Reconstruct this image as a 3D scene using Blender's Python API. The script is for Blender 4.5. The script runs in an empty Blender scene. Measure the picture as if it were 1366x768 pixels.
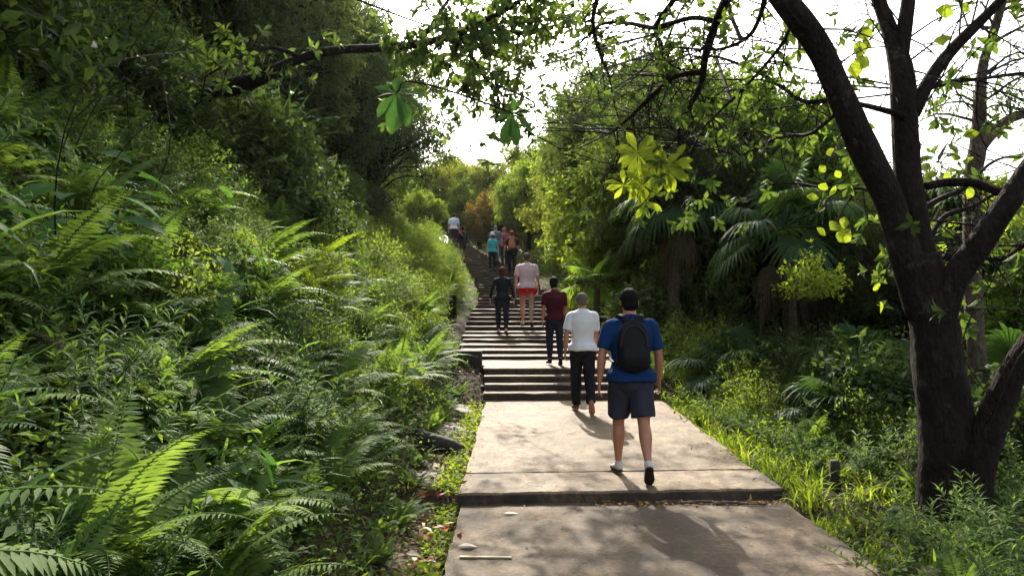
import bpy, math, random
import numpy as np
from mathutils import Vector, Matrix
PI = math.pi
C = bpy.context.scene.collection
RG = np.random.default_rng(11)

# ------------------------------------------------------------------ materials
def new_mat(name):
    m = bpy.data.materials.new(name); m.use_nodes = True
    nt = m.node_tree; nt.nodes.clear()
    return m, nt, nt.nodes, nt.links
def noise(n, l, scale, detail=5, rough=.6, coord=None, vec=None):
    t = n.new('ShaderNodeTexNoise'); t.inputs['Scale'].default_value = scale
    t.inputs['Detail'].default_value = detail; t.inputs['Roughness'].default_value = rough
    if coord is not None: l.new(coord, t.inputs['Vector'])
    return t.outputs['Fac']
def ramp(n, l, fac, stops):
    r = n.new('ShaderNodeValToRGB'); e = r.color_ramp.elements
    while len(e) < len(stops): e.new(.5)
    for k, (p, c) in enumerate(stops):
        e[k].position = p; e[k].color = (*c, 1)
    l.new(fac, r.inputs['Fac']); return r.outputs['Color']
def mixc(n, l, fac, a, b, mode='MIX'):
    m = n.new('ShaderNodeMix'); m.data_type = 'RGBA'; m.blend_type = mode
    for i, v in ((0, fac), (6, a), (7, b)):
        if isinstance(v, (int, float)): m.inputs[i].default_value = v
        elif isinstance(v, tuple): m.inputs[i].default_value = (*v, 1)
        else: l.new(v, m.inputs[i])
    return m.outputs[2]
def bump(n, l, h, strength, dist=.02):
    b = n.new('ShaderNodeBump'); b.inputs['Strength'].default_value = strength; b.inputs['Distance'].default_value = dist
    l.new(h, b.inputs['Height']); return b.outputs['Normal']
def leaf_mat(name, dark, light, trans=.45, tcol=None, rough=.64, dry=None, spec=.12):
    m, nt, n, l = new_mat(name)
    if 'green' in name or 'forest' in name or 'canopy' in name: dark, light = [(c[0]*.90, c[1]*1.03, c[2]*1.12) for c in (dark, light)]
    at = n.new('ShaderNodeAttribute'); at.attribute_name = 'rnd'
    oi = n.new('ShaderNodeObjectInfo')
    add = n.new('ShaderNodeMath'); add.operation = 'MULTIPLY_ADD'; add.inputs[1].default_value = .5
    l.new(oi.outputs['Random'], add.inputs[0])
    mul = n.new('ShaderNodeMath'); mul.operation = 'MULTIPLY'; mul.inputs[1].default_value = .6
    l.new(at.outputs['Fac'], mul.inputs[0]); l.new(mul.outputs[0], add.inputs[2])
    stops = [(0, dark), (.85, light)]
    if dry: stops = [(0, dark), (.8, light), (.97, dry)]
    col = ramp(n, l, add.outputs[0], stops)
    geo = n.new('ShaderNodeNewGeometry')
    nz = noise(n, l, 9, 3, .6, geo.outputs['Position'])
    dk = ramp(n, l, nz, [(.3, (.62, .66, .55)), (.7, (1.15, 1.12, 1.0))])
    col = mixc(n, l, 1.0, col, dk, 'MULTIPLY')
    p = n.new('ShaderNodeBsdfPrincipled'); p.inputs['Roughness'].default_value = rough
    p.inputs['Specular IOR Level'].default_value = spec
    l.new(col, p.inputs['Base Color'])
    t = n.new('ShaderNodeBsdfTranslucent')
    tc = mixc(n, l, 1.0, col, tcol or (2.1, 2.0, .8), 'MULTIPLY')
    l.new(tc, t.inputs['Color'])
    mx = n.new('ShaderNodeMixShader'); mx.inputs[0].default_value = trans
    l.new(p.outputs[0], mx.inputs[1]); l.new(t.outputs[0], mx.inputs[2])
    o = n.new('ShaderNodeOutputMaterial'); l.new(mx.outputs[0], o.inputs['Surface'])
    return m
def plain(name, col, rough=.7, var=.25, scale=12, bs=.3, bd=.01, spec=.3, coord='Object', metal=0):
    m, nt, n, l = new_mat(name)
    tc = n.new('ShaderNodeTexCoord')
    nz = noise(n, l, scale, 6, .65, tc.outputs[coord])
    c = ramp(n, l, nz, [(.25, tuple(x*(1-var) for x in col)), (.75, tuple(min(1, x*(1+var)) for x in col))])
    p = n.new('ShaderNodeBsdfPrincipled'); p.inputs['Roughness'].default_value = rough
    p.inputs['Specular IOR Level'].default_value = spec; p.inputs['Metallic'].default_value = metal
    l.new(c, p.inputs['Base Color']); l.new(bump(n, l, nz, bs, bd), p.inputs['Normal'])
    o = n.new('ShaderNodeOutputMaterial'); l.new(p.outputs[0], o.inputs['Surface'])
    return m
def bark_mat(name, a, b, moss=None):
    m, nt, n, l = new_mat(name)
    tc = n.new('ShaderNodeTexCoord'); mp = n.new('ShaderNodeMapping'); mp.inputs['Scale'].default_value = (1, 1, .35)
    l.new(tc.outputs['Object'], mp.inputs['Vector'])
    n1 = noise(n, l, 16, 8, .7, mp.outputs[0]); n2 = noise(n, l, 2.6, 4, .6, tc.outputs['Object'])
    n3 = noise(n, l, 5.5, 6, .75, tc.outputs['Object'])
    c = ramp(n, l, n1, [(.3, a), (.7, b)])
    c = mixc(n, l, 1, c, ramp(n, l, n2, [(.3, (.55, .55, .55)), (.7, (1.25, 1.2, 1.15))]), 'MULTIPLY')
    lich = ramp(n, l, n3, [(.58, (0, 0, 0)), (.66, (1, 1, 1))])
    c = mixc(n, l, lich, c, moss or (.16, .15, .12))
    p = n.new('ShaderNodeBsdfPrincipled'); p.inputs['Roughness'].default_value = .9; p.inputs['Specular IOR Level'].default_value = .15
    l.new(c, p.inputs['Base Color']); vo = n.new('ShaderNodeTexVoronoi'); vo.feature = 'DISTANCE_TO_EDGE'; vo.inputs['Scale'].default_value = 26; l.new(mp.outputs[0], vo.inputs['Vector'])
    ma = n.new('ShaderNodeMath'); ma.operation = 'MULTIPLY_ADD'; ma.inputs[1].default_value = .8; l.new(vo.outputs['Distance'], ma.inputs[0]); l.new(n1, ma.inputs[2])
    l.new(bump(n, l, ma.outputs[0], 1.0, .045), p.inputs['Normal'])
    o = n.new('ShaderNodeOutputMaterial'); l.new(p.outputs[0], o.inputs['Surface'])
    return m
def concrete_mat(name, a, b, moss, dark):
    m, nt, n, l = new_mat(name)
    g = n.new('ShaderNodeNewGeometry'); P = g.outputs['Position']
    n1 = noise(n, l, 1.3, 6, .65, P); n2 = noise(n, l, 24, 9, .82, P); n3 = noise(n, l, .9, 8, .75, P); n4 = noise(n, l, 3.2, 9, .78, P)
    c = ramp(n, l, n1, [(.38, a), (.62, b)])
    c = mixc(n, l, 1, c, ramp(n, l, n2, [(.35, (.34, .31, .28)), (.51, (1.0, 1.0, 1.0)), (.62, (1.5, 1.45, 1.38))]), 'MULTIPLY')
    c = mixc(n, l, ramp(n, l, n4, [(.47, (0, 0, 0)), (.60, (.85, .85, .85))]), c, dark)
    c = mixc(n, l, ramp(n, l, n3, [(.56, (0, 0, 0)), (.7, (.6, .6, .6))]), c, moss)
    vo = n.new('ShaderNodeTexVoronoi'); vo.feature = 'DISTANCE_TO_EDGE'; vo.inputs['Scale'].default_value = .62
    wv = n.new('ShaderNodeVectorMath'); wv.operation = 'ADD'
    nn = n.new('ShaderNodeTexNoise'); nn.inputs['Scale'].default_value = 2.2; nn.inputs['Detail'].default_value = 6; l.new(P, nn.inputs['Vector'])
    l.new(P, wv.inputs[0]); l.new(nn.outputs['Color'], wv.inputs[1]); l.new(wv.outputs[0], vo.inputs['Vector'])
    cr = ramp(n, l, vo.outputs['Distance'], [(0, (.15, .13, .11)), (.009, (1, 1, 1))])
    c = mixc(n, l, .7, c, mixc(n, l, 1, c, cr, 'MULTIPLY'))
    p = n.new('ShaderNodeBsdfPrincipled'); p.inputs['Roughness'].default_value = .78; p.inputs['Specular IOR Level'].default_value = .35
    l.new(c, p.inputs['Base Color'])
    ad = n.new('ShaderNodeMath'); ad.operation = 'MULTIPLY_ADD'; ad.inputs[1].default_value = .6
    l.new(n2, ad.inputs[0]); l.new(n4, ad.inputs[2])
    l.new(bump(n, l, ad.outputs[0], .65, .012), p.inputs['Normal'])
    o = n.new('ShaderNodeOutputMaterial'); l.new(p.outputs[0], o.inputs['Surface'])
    return m
M = {}
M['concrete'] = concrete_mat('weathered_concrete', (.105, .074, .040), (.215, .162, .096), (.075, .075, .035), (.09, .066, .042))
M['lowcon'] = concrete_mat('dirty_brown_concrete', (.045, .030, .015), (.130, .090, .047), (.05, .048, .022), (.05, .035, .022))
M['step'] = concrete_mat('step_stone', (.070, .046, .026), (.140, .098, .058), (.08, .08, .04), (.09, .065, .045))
M['slab'] = concrete_mat('gutter_stone', (.09, .075, .05), (.17, .145, .10), (.06, .08, .025), (.07, .06, .04))
M['soil'] = plain('forest_soil', (.035, .026, .016), .95, .5, 6, 1, .05, .1, 'Object')
M['riser'] = concrete_mat('dirty_shaded_riser', (.035, .024, .017), (.085, .058, .04), (.035, .04, .018), (.02, .015, .011))  # riser faces coloured darker: backlit shade painted in along with the dirt
M['darkstone'] = plain('dark_wet_stone', (.030, .026, .022), .8, .5, 9, .8, .02)
M['bark'] = bark_mat('dark_bark', (.009, .0068, .0055), (.030, .022, .017), (.055, .046, .036))
M['bark2'] = bark_mat('grey_bark', (.06, .045, .035), (.15, .12, .095), (.2, .18, .15))
M['fern'] = leaf_mat('fern_green', (.05, .10, .035), (.165, .215, .06))
M['grass'] = leaf_mat('blade_green', (.045, .095, .036), (.135, .20, .065), rough=.5)
M['feather'] = leaf_mat('feathery_green', (.048, .095, .036), (.13, .18, .062))
M['broad'] = leaf_mat('broad_leaf_green', (.035, .085, .028), (.075, .15, .045), .4, rough=.75, spec=.08)
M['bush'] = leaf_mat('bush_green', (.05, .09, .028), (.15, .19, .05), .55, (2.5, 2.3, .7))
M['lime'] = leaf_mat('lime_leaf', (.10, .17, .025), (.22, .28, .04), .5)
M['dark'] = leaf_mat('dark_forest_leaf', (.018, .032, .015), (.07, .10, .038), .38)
M['canopy'] = leaf_mat('canopy_leaf', (.035, .065, .022), (.12, .16, .045), .42, (1.9, 1.85, .75))
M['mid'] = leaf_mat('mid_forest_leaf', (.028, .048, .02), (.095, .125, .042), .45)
M['olive'] = leaf_mat('olive_leaf', (.075, .10, .028), (.17, .20, .05), .5, dry=(.17, .11, .04))
M['orange'] = leaf_mat('rusty_leaf', (.09, .10, .03), (.19, .15, .045), .45, (2, 1.5, .7))
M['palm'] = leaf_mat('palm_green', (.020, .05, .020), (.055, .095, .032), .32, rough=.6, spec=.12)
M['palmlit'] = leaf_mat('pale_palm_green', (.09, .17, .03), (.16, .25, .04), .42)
M['dead'] = leaf_mat('dead_frond', (.045, .032, .022), (.13, .095, .065), .2, (1.3, 1.1, .8), .8)
M['litter'] = leaf_mat('fallen_leaf', (.07, .04, .018), (.26, .16, .07), .1, (1.2, 1, .7), .7)
M['red'] = leaf_mat('crimson_bract', (.35, .02, .03), (.55, .05, .06), .2, (1.5, .6, .6), .5)
M['pink'] = leaf_mat('pale_pink_petal', (.55, .35, .30), (.7, .55, .5), .2, (1.2, 1, 1), .6)
M['stem'] = plain('green_stem', (.07, .09, .03), .7, .3, 20)
M['skin'] = plain('skin', (.38, .17, .105), .5, .12, 5, .1, .003, .35)
M['skinpale'] = plain('pale_skin', (.48, .29, .21), .5, .12, 5, .1, .003, .35)
M['skindark'] = plain('tanned_skin', (.25, .125, .08), .5, .12, 5, .1, .003, .35)
def cloth(name, col, var=.12): return plain('cloth_' + name, col, .85, var, 7, .35, .006, .15)

# ------------------------------------------------------------------ mesh tools
def link_mesh(name, V, F, mats, rnd=None, midx=None, parent=None, smooth=True):
    V = np.ascontiguousarray(V, dtype=np.float32); F = np.ascontiguousarray(F, dtype=np.int32)
    me = bpy.data.meshes.new(name)
    me.vertices.add(len(V)); me.vertices.foreach_set('co', V.ravel())
    k = F.shape[1]
    me.loops.add(F.size); me.loops.foreach_set('vertex_index', F.ravel())
    me.polygons.add(len(F)); me.polygons.foreach_set('loop_start', np.arange(0, F.size, k, dtype=np.int32))
    me.polygons.foreach_set('use_smooth', np.full(len(F), smooth))
    if midx is not None: me.polygons.foreach_set('material_index', np.ascontiguousarray(midx, dtype=np.int32))
    me.update(calc_edges=True)
    if rnd is not None:
        a = me.attributes.new('rnd', 'FLOAT', 'POINT'); a.data.foreach_set('value', np.ascontiguousarray(rnd, dtype=np.float32))
    for m in (mats if isinstance(mats, (list, tuple)) else [mats]): me.materials.append(m)
    o = bpy.data.objects.new(name, me); C.objects.link(o)
    if parent is not None: o.parent = parent
    return o
class MB:
    def __init__(s): s.V = []; s.F = []; s.R = []; s.I = []; s.n = 0
    def add(s, V, F, R=0.5, mi=0):
        V = np.asarray(V, float); F = np.asarray(F, int)
        if F.shape[1] == 3: F = np.hstack([F, F[:, 2:3]])
        s.V.append(V); s.F.append(F + s.n); s.n += len(V)
        s.R.append(np.full(len(V), R) if np.isscalar(R) else np.asarray(R)); s.I.append(np.full(len(F), mi))
        return s
    def arrays(s): return np.vstack(s.V), np.vstack(s.F), np.concatenate(s.R), np.concatenate(s.I)
    def build(s, name, mats, parent=None, smooth=True):
        V, F, R, I = s.arrays()
        return link_mesh(name, V, F, mats, R, I, parent, smooth)
def tag(o, label=None, cat=None, group=None, kind=None):
    if label: o['label'] = label
    if cat: o['category'] = cat
    if group: o['group'] = group
    if kind: o['kind'] = kind
    return o
def empty(name, loc=(0, 0, 0), rz=0, sc=1):
    o = bpy.data.objects.new(name, None); C.objects.link(o); o.location = loc; o.rotation_euler = (0, 0, rz)
    o.scale = (sc,)*3; o.empty_display_size = .2
    return o
def copy_tree(o, parent=None):
    c = o.copy(); C.objects.link(c); c.parent = parent
    for ch in list(KIDS.get(o.name, [])):
        copy_tree(ch, c)
    return c
KIDS = {}
def reg(root, *ch):
    KIDS.setdefault(root.name, []).extend(ch); return root
def norm(a): return a/np.maximum(np.linalg.norm(a, axis=-1, keepdims=True), 1e-9)

def leaf_t(n=2, w=.4, fold=.12, curl=.15, pk=.5, serr=0):
    """leaf along +Y, length 1, in XY, cupped along Z"""
    t = np.linspace(0, 1, n+1)
    e = math.log(.5)/math.log(pk)
    prof = np.sin(PI*np.clip(t**e, 0, 1))**.85*w*.5
    prof[0] = w*.03; prof[-1] = w*.01
    if serr: prof[1:-1] *= 1+serr*np.where(np.arange(n-1) % 2, 1, -1)
    z = -curl*t*t
    V = np.zeros((n+1, 3, 3))
    V[:, 0] = np.c_[-prof, t, z+fold*prof/(w*.5)*w]; V[:, 1] = np.c_[0*t, t, z]; V[:, 2] = np.c_[prof, t, z+fold*prof/(w*.5)*w]
    F = []
    for i in range(n):
        a = 3*i
        F += [(a, a+1, a+4, a+3), (a+1, a+2, a+5, a+4)]
    return V.reshape(-1, 3), np.array(F)
def rhomb(w=.4, fold=.1, curl=.1, pk=.45):
    """cheapest leaf: one folded quad"""
    return np.array([(0, 0, 0), (w/2, pk, fold*w), (0, 1, -curl), (-w/2, pk, fold*w)], float), np.array([(0, 1, 2, 3)])
def place(mb, T, O, D, N, S, R, mi=0):
    """instances of template T: origin O, axis D, up hint N, size S (all arrays)"""
    TV, TF = T
    D = norm(D); X = norm(np.cross(D, N)); Z = np.cross(X, D)
    S = np.asarray(S, float).reshape(-1, 1, 1)
    B = np.stack([X, D, Z], 1)                      # (n,3,3)
    V = np.einsum('kj,nji->nki', TV, B)*S + O[:, None, :]
    m = len(TV)
    F = TF[None] + (np.arange(len(O))*m)[:, None, None]
    mb.add(V.reshape(-1, 3), F.reshape(-1, TF.shape[1]), np.repeat(R, m), mi)
def tube(mb, P, r, sides=6, R=.5, mi=0, cap=False, wob=0, rng=None):
    P = np.asarray(P, float); n = len(P); r = np.broadcast_to(np.asarray(r, float), (n,)).copy()
    T = norm(np.gradient(P, axis=0))
    ref = np.array([1., 0, 0]) if abs(T[:, 0]).mean() < .7 else np.array([0, 0, 1.])
    X = norm(np.cross(T, ref)); Y = np.cross(T, X)
    a = np.linspace(0, 2*PI, sides, endpoint=False)
    rr = r[:, None]*np.ones((n, sides))
    if wob:
        q = rng.random((n+8, sides+4))-.5; q = sum(q[k:k+n] for k in range(9))/3; q = sum(q[:, k:k+sides] for k in range(5))/2.2
        f = np.linspace(0, 1, sides); q = q*(1-f**6)+q[:, :1]*f**6; rr *= 1+wob*1.6*q
    V = P[:, None]+rr[..., None]*(np.cos(a)[None, :, None]*X[:, None]+np.sin(a)[None, :, None]*Y[:, None])
    i = np.arange(n-1)[:, None]*sides; j = np.arange(sides)[None]; j2 = (j+1) % sides
    F = np.stack([i+j, i+j2, i+sides+j2, i+sides+j], -1).reshape(-1, 4)
    V = V.reshape(-1, 3)
    if cap:
        V = np.vstack([V, P[0], P[-1]]); c0, c1 = len(V)-2, len(V)-1
        F = np.vstack([F, [(c0, (k+1) % sides, k, k) for k in range(sides)], [(c1, (n-1)*sides+k, (n-1)*sides+(k+1) % sides, (n-1)*sides+(k+1) % sides) for k in range(sides)]])
    mb.add(V, F, R, mi)
def spline(P, n):
    """Catmull-Rom through P sampled at n points (rows may carry radius columns too)"""
    P = np.asarray(P, float); Q = np.vstack([2*P[0]-P[1], P, 2*P[-1]-P[-2]])
    out = []
    for u in np.linspace(0, len(P)-1, n):
        k = min(int(u), len(P)-2); t = u-k
        a, b, c, d = Q[k:k+4]
        out.append(.5*((2*b)+(-a+c)*t+(2*a-5*b+4*c-d)*t*t+(-a+3*b-3*c+d)*t**3))
    return np.array(out)
def box(mb, lo, hi, R=.5, mi=0):
    (x0, y0, z0), (x1, y1, z1) = lo, hi
    V = [(x0, y0, z0), (x1, y0, z0), (x1, y1, z0), (x0, y1, z0), (x0, y0, z1), (x1, y0, z1), (x1, y1, z1), (x0, y1, z1)]
    mb.add(V, [(0, 3, 2, 1), (4, 5, 6, 7), (0, 1, 5, 4), (1, 2, 6, 5), (2, 3, 7, 6), (3, 0, 4, 7)], R, mi)
def bevel(o, w=.01, seg=2):
    b = o.modifiers.new('bevel', 'BEVEL'); b.width = w; b.segments = seg; b.limit_method = 'ANGLE'

# ------------------------------------------------------------------ camera
EYE = 1.6; FPX = 990.0; PITCH = math.atan(33/FPX)
cam_d = bpy.data.cameras.new('camera'); cam = bpy.data.objects.new('camera', cam_d); C.objects.link(cam)
cam.location = (0, 0, EYE); cam.rotation_euler = (PI/2+PITCH, 0, 0)
cam_d.sensor_width = 36; cam_d.lens = 36*FPX/1366; cam_d.clip_start = .05; cam_d.clip_end = 2000
bpy.context.scene.camera = cam
def at(u, v, y):
    """world point seen near photo point (u, v) at depth y; used only to read sizes and positions off the photo"""
    return np.array([(u-683)/FPX*y, y, EYE+(417-v)/FPX*y])

# ------------------------------------------------------------------ terrain
ZY = np.array([-50, 0, 6.3, 6.31, 11.4, 12.5, 14.3, 18.5, 24, 32, 36, 40, 48, 60, 90, 400])
ZZ = np.array([0, 0, 0, .12, .27, .67, .70, 1.08, 2.0, 3.35, 4.2, 5.15, 6.0, 6.6, 7.0, 7.0])
LY = np.array([-50, 11.5, 13, 14.2, 18.5, 21, 24, 28, 32, 36, 39, 41, 50, 400])
LX = np.array([-.42, -.42, -.47, -1.0, -1.2, -1.2, -1.02, -1.3, -1.8, -2.36, -2.75, -4.2, -12, -12])
RY = np.array([-50, 11.5, 13, 16, 20, 24, 28, 32, 35, 38, 41, 44, 50, 400])
RX = np.array([2.36, 2.3, 2.15, 1.75, 1.5, 1.25, .95, .5, -.6, -1.6, -2.4, -6, -10, -10])
def zp(y): return np.interp(y, ZY, ZZ)
def lx(y): return np.interp(y, LY, LX)
def rx(y): return np.interp(y, RY, RX)
BD = np.array([0, .1, .6, .85, 2.2, 4.8, 9, 14, 30, 400]); BZ = np.array([-.25, -.06, -.02, .48, 1.8, 4.1, 5.7, 6.5, 7.6, 7.6])
RD = np.array([0, .12, .5, 3, 8, 20, 60, 400]); RZ = np.array([-.25, -.13, -.16, -.3, -1.0, -3.2, -5, -6])
_ph = RG.random((14, 3))*6.28; _kk = RG.normal(0, 1, (14, 2))
def wav(x, y, s):
    r = 0
    for k in range(14): r = r+np.sin(_kk[k, 0]*x/s+_kk[k, 1]*y/s+_ph[k, 0])
    return r/14
def H(x, y):
    x = np.asarray(x, float); y = np.asarray(y, float)
    L, R, Z = lx(y), rx(y), zp(y)
    amp = np.interp(y, [0, 16, 24, 34, 60], [1, 1, .8, .45, .4])
    dl = np.maximum(L-x, 0); dr = np.maximum(x-R, 0)
    z = Z+np.where(x < L, np.interp(dl, BD, BZ)*np.where(dl > .9, amp, 1), np.where(x > R, np.interp(dr, RD, RZ), -.3))
    bumpy = wav(x, y, .35)*.10+wav(x+9, y, 1.1)*.28
    return z+bumpy*np.clip((dl-.7)/1.0, 0, 1)+bumpy*.45*np.clip((dr-.3)/2, 0, 1)
gx = np.concatenate([-np.geomspace(400, 9, 26), np.arange(-8.8, 8.9, .14), np.geomspace(9, 400, 26)])
gy = np.concatenate([-np.geomspace(200, 3, 12), np.arange(-2.8, 46, .22), np.geomspace(46.3, 800, 26)])
X, Y = np.meshgrid(gx, gy)
TV = np.c_[X.ravel(), Y.ravel(), H(X, Y).ravel()]
nx, ny = len(gx), len(gy)
i = (np.arange(ny-1)[:, None]*nx+np.arange(nx-1)[None]).ravel()
tag(link_mesh('ground', TV, np.stack([i, i+1, i+nx+1, i+nx], 1), M['soil']), kind='structure')

def slab(mb, y0, y1, ztop0, ztop1, thick=.5, seed=0, skew=.0, over=0, nx_=14):
    """one worn slab spanning the path between depths y0 and y1"""
    r = np.random.default_rng(seed); n = nx_+1; t = np.linspace(0, 1, n)
    ny_ = max(1, int((y1-y0)/.16)); tt = np.linspace(0, 1, ny_+1)
    ysr = [y0, y0, y0+.015]+list(y0+(y1-y0)*tt[1:])+[y1]
    zsr = [ztop0-thick, ztop0-.018, ztop0]+list(ztop0+(ztop1-ztop0)*tt[1:])+[ztop1-thick]
    wig = r.normal(0, .007, n)+(r.random(n) < .15)*r.uniform(0, .03, n); ch = (r.random(n) < .2)*r.uniform(0, .012, n)
    eL = np.convolve(r.normal(0, .02, ny_+8), np.ones(3)/3, 'same'); eR = np.convolve(r.normal(0, .02, ny_+8), np.ones(3)/3, 'same')
    rows = []; m_ = len(ysr)
    for k in range(m_):
        y = ysr[k]; ym = (y0+y1)/2 if y1-y0 < 1.2 else y
        L, R = lx(ym)-over+eL[k], rx(ym)+over+eR[k]
        w = wig if k in (1, 2) else 0; dz = -ch if k == 2 else (-ch*.5 if k == 1 else (r.normal(0, .0022, n) if 2 < k < m_-1 else 0))
        rows.append(np.c_[L+(R-L)*t, y+skew*(t-.5)+w+0*t, zsr[k]+0*t+dz])
    V = np.vstack(rows); F = []; MI = []
    for k in range(m_-1):
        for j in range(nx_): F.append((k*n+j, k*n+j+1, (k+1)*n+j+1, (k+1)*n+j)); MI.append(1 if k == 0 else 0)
    base = len(V)
    for e in (0, nx_):
        S_ = np.array([rows[k][e] for k in range(m_)]); D_ = S_.copy(); D_[:, 2] = min(ztop0, ztop1)-thick
        b = base; V = np.vstack([V, S_[1:-1], D_[1:-1]]); q = m_-2; base = len(V)
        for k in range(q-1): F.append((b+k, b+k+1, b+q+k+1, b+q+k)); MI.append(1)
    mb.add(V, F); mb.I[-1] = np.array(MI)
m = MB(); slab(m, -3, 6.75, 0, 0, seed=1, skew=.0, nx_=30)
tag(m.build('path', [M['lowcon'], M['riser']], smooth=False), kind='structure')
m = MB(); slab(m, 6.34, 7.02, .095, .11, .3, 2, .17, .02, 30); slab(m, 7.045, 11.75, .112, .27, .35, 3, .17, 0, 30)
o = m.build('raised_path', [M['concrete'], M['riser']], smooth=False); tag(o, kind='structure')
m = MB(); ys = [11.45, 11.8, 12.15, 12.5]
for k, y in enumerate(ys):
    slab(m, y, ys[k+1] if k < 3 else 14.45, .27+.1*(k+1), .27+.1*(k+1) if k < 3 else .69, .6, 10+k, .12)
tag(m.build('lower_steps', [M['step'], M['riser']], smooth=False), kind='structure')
m = MB(); y = 14.4; z = .69; k = 0; r = np.random.default_rng(5)
while y < 41:
    # rise until the step reaches the slope line, tread from the slope
    rise = .075 if y < 18.5 else .115
    z2 = z+rise; y2 = float(np.interp(z2, ZZ[6:12], ZY[6:12])) if z2 < 5.1 else y+.6
    y2 = max(y2, y+.3)
    slab(m, y, y2+.06, z2+r.normal(0, .006), z2+.005, .6, 30+k, r.normal(0, .05)+.05, r.normal(0, .02))
    z = z2; y = y2; k += 1
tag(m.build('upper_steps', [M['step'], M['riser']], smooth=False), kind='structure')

# ------------------------------------------------------------------ plants
LEAF = leaf_t(2, .36, .12, .18); LEAFN = leaf_t(2, .16, .1, .25); LEAFR = rhomb(.45, .12, .15); LEAFRN = rhomb(.2, .1, .2)
LEAFO = leaf_t(5, .42, .1, .22, .64); LEAFB = leaf_t(7, .5, .1, .28, .42, .04); LEAFROUND = leaf_t(4, .8, .08, .12, .52)
UP = np.array([0., 0, 1])
def rvec(rng, n): return norm(rng.normal(0, 1, (n, 3)))

def fern(seed, nf=13, L=.75, npn=26, el=62, droop=1.0, w=.125):
    rng = np.random.default_rng(seed); mb = MB()
    for k in range(nf):
        az = 2*PI*k/nf+rng.normal(0, .25); e0 = math.radians(el+rng.normal(0, 12)); Lf = L*rng.uniform(.65, 1.15)
        n = 14; t = np.linspace(0, 1, n); e = e0-droop*rng.uniform(.8, 1.5)*t**1.3
        d = np.c_[np.cos(e)*math.cos(az), np.cos(e)*math.sin(az), np.sin(e)]
        side_bend = rng.normal(0, .18)
        d = norm(d+np.c_[-math.sin(az)*side_bend*t, math.cos(az)*side_bend*t, 0*t])
        P = np.cumsum(d*Lf/n, 0); P -= P[0]
        rv = rng.random()*.5
        tube(mb, P, np.linspace(.0045, .0015, n), 3, rv, 0)
        tt = np.linspace(.12, .985, npn)
        O = np.stack([np.interp(tt, t, P[:, j]) for j in range(3)], 1); D = norm(np.stack([np.interp(tt, t, d[:, j]) for j in range(3)], 1))
        S_ = norm(np.cross(D, UP)); N = np.cross(S_, D)
        ln = w*Lf*np.clip(np.sin(PI*np.clip(tt**.75*.96+.06, 0, 1)), .06, 1)*1.15
        for s in (-1, 1):
            pd = norm(S_*s+D*.32+rng.normal(0, .05, D.shape)-N*.12)
            place(mb, PIN, O, pd, N+rng.normal(0, .08, N.shape), ln, rv+rng.random(len(tt))*.25)
    return mb
PIN = leaf_t(3, .24, .05, .12, .3)

def strap(seed, nb=28, L=.6, w=.02, el=70, droop=1.4, spread=.07):
    rng = np.random.default_rng(seed); mb = MB()
    for k in range(nb):
        az = rng.uniform(0, 2*PI); e0 = math.radians(min(88, el+rng.normal(0, 14))); Lf = L*rng.uniform(.45, 1.15)
        n = 7; t = np.linspace(0, 1, n); e = e0-droop*rng.uniform(.5, 1.4)*t**1.6
        d = np.c_[np.cos(e)*math.cos(az), np.cos(e)*math.sin(az), np.sin(e)]
        P = np.cumsum(d*Lf/n, 0)-d[0]*Lf/n+np.array([rng.normal(0, spread), rng.normal(0, spread), -.03])
        S_ = np.array([-math.sin(az), math.cos(az), 0.])
        tw = rng.normal(0, .4); S_ = S_*math.cos(tw)+UP*math.sin(tw)*.6
        ww = w*rng.uniform(.6, 1.2)*np.interp(t, [0, .3, .75, 1], [.6, 1, .75, .04])/2
        Nn = norm(np.cross(d, S_[None])); V = np.stack([P-S_*ww[:, None], P-Nn*ww[:, None]*.35, P+S_*ww[:, None]], 1).reshape(-1, 3)
        F = []
        for i_ in range(n-1):
            a = 3*i_; F += [(a, a+1, a+4, a+3), (a+1, a+2, a+5, a+4)]
        mb.add(V, F, rng.random()*.9)
    return mb

def feather(seed, ns=16, Hh=.6, nl=16, ll=.085, lean=.5, T=LEAFN, top=.0):
    """leafy upright stems set with narrow leaves in whorls"""
    rng = np.random.default_rng(seed); mb = MB()
    for k in range(ns):
        az = rng.uniform(0, 2*PI); h = Hh*rng.uniform(.55, 1.1); ln = lean*rng.uniform(.3, 1.2)
        t = np.linspace(0, 1, 7); out = np.array([math.cos(az), math.sin(az), 0])
        P = out*(ln*h*t**1.4)[:, None]+UP*(h*t*(1-.25*ln*t))[:, None]+np.r_[rng.normal(0, .05, 2), -.02]
        rv = rng.random()*.5
        tube(mb, P, np.linspace(.005, .002, 7), 3, rv)
        per = 4; tt = np.repeat(np.linspace(.2, 1, nl), per); N = len(tt)
        O = np.stack([np.interp(tt, t, P[:, j]) for j in range(3)], 1)
        a = rng.uniform(0, 2*PI, N); ax = norm(P[-1]-P[0])
        D = np.c_[np.cos(a), np.sin(a), np.full(N, .25)+rng.normal(0, .25, N)]+ax*np.clip((tt-.6)*2.2, 0, 1)[:, None]
        place(mb, T, O, D, np.tile(UP, (N, 1))+rng.normal(0, .2, (N, 3)), ll*rng.uniform(.6, 1.15, N)*(1.15-.35*tt), rv+rng.random(N)*.35)
    return mb

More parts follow.
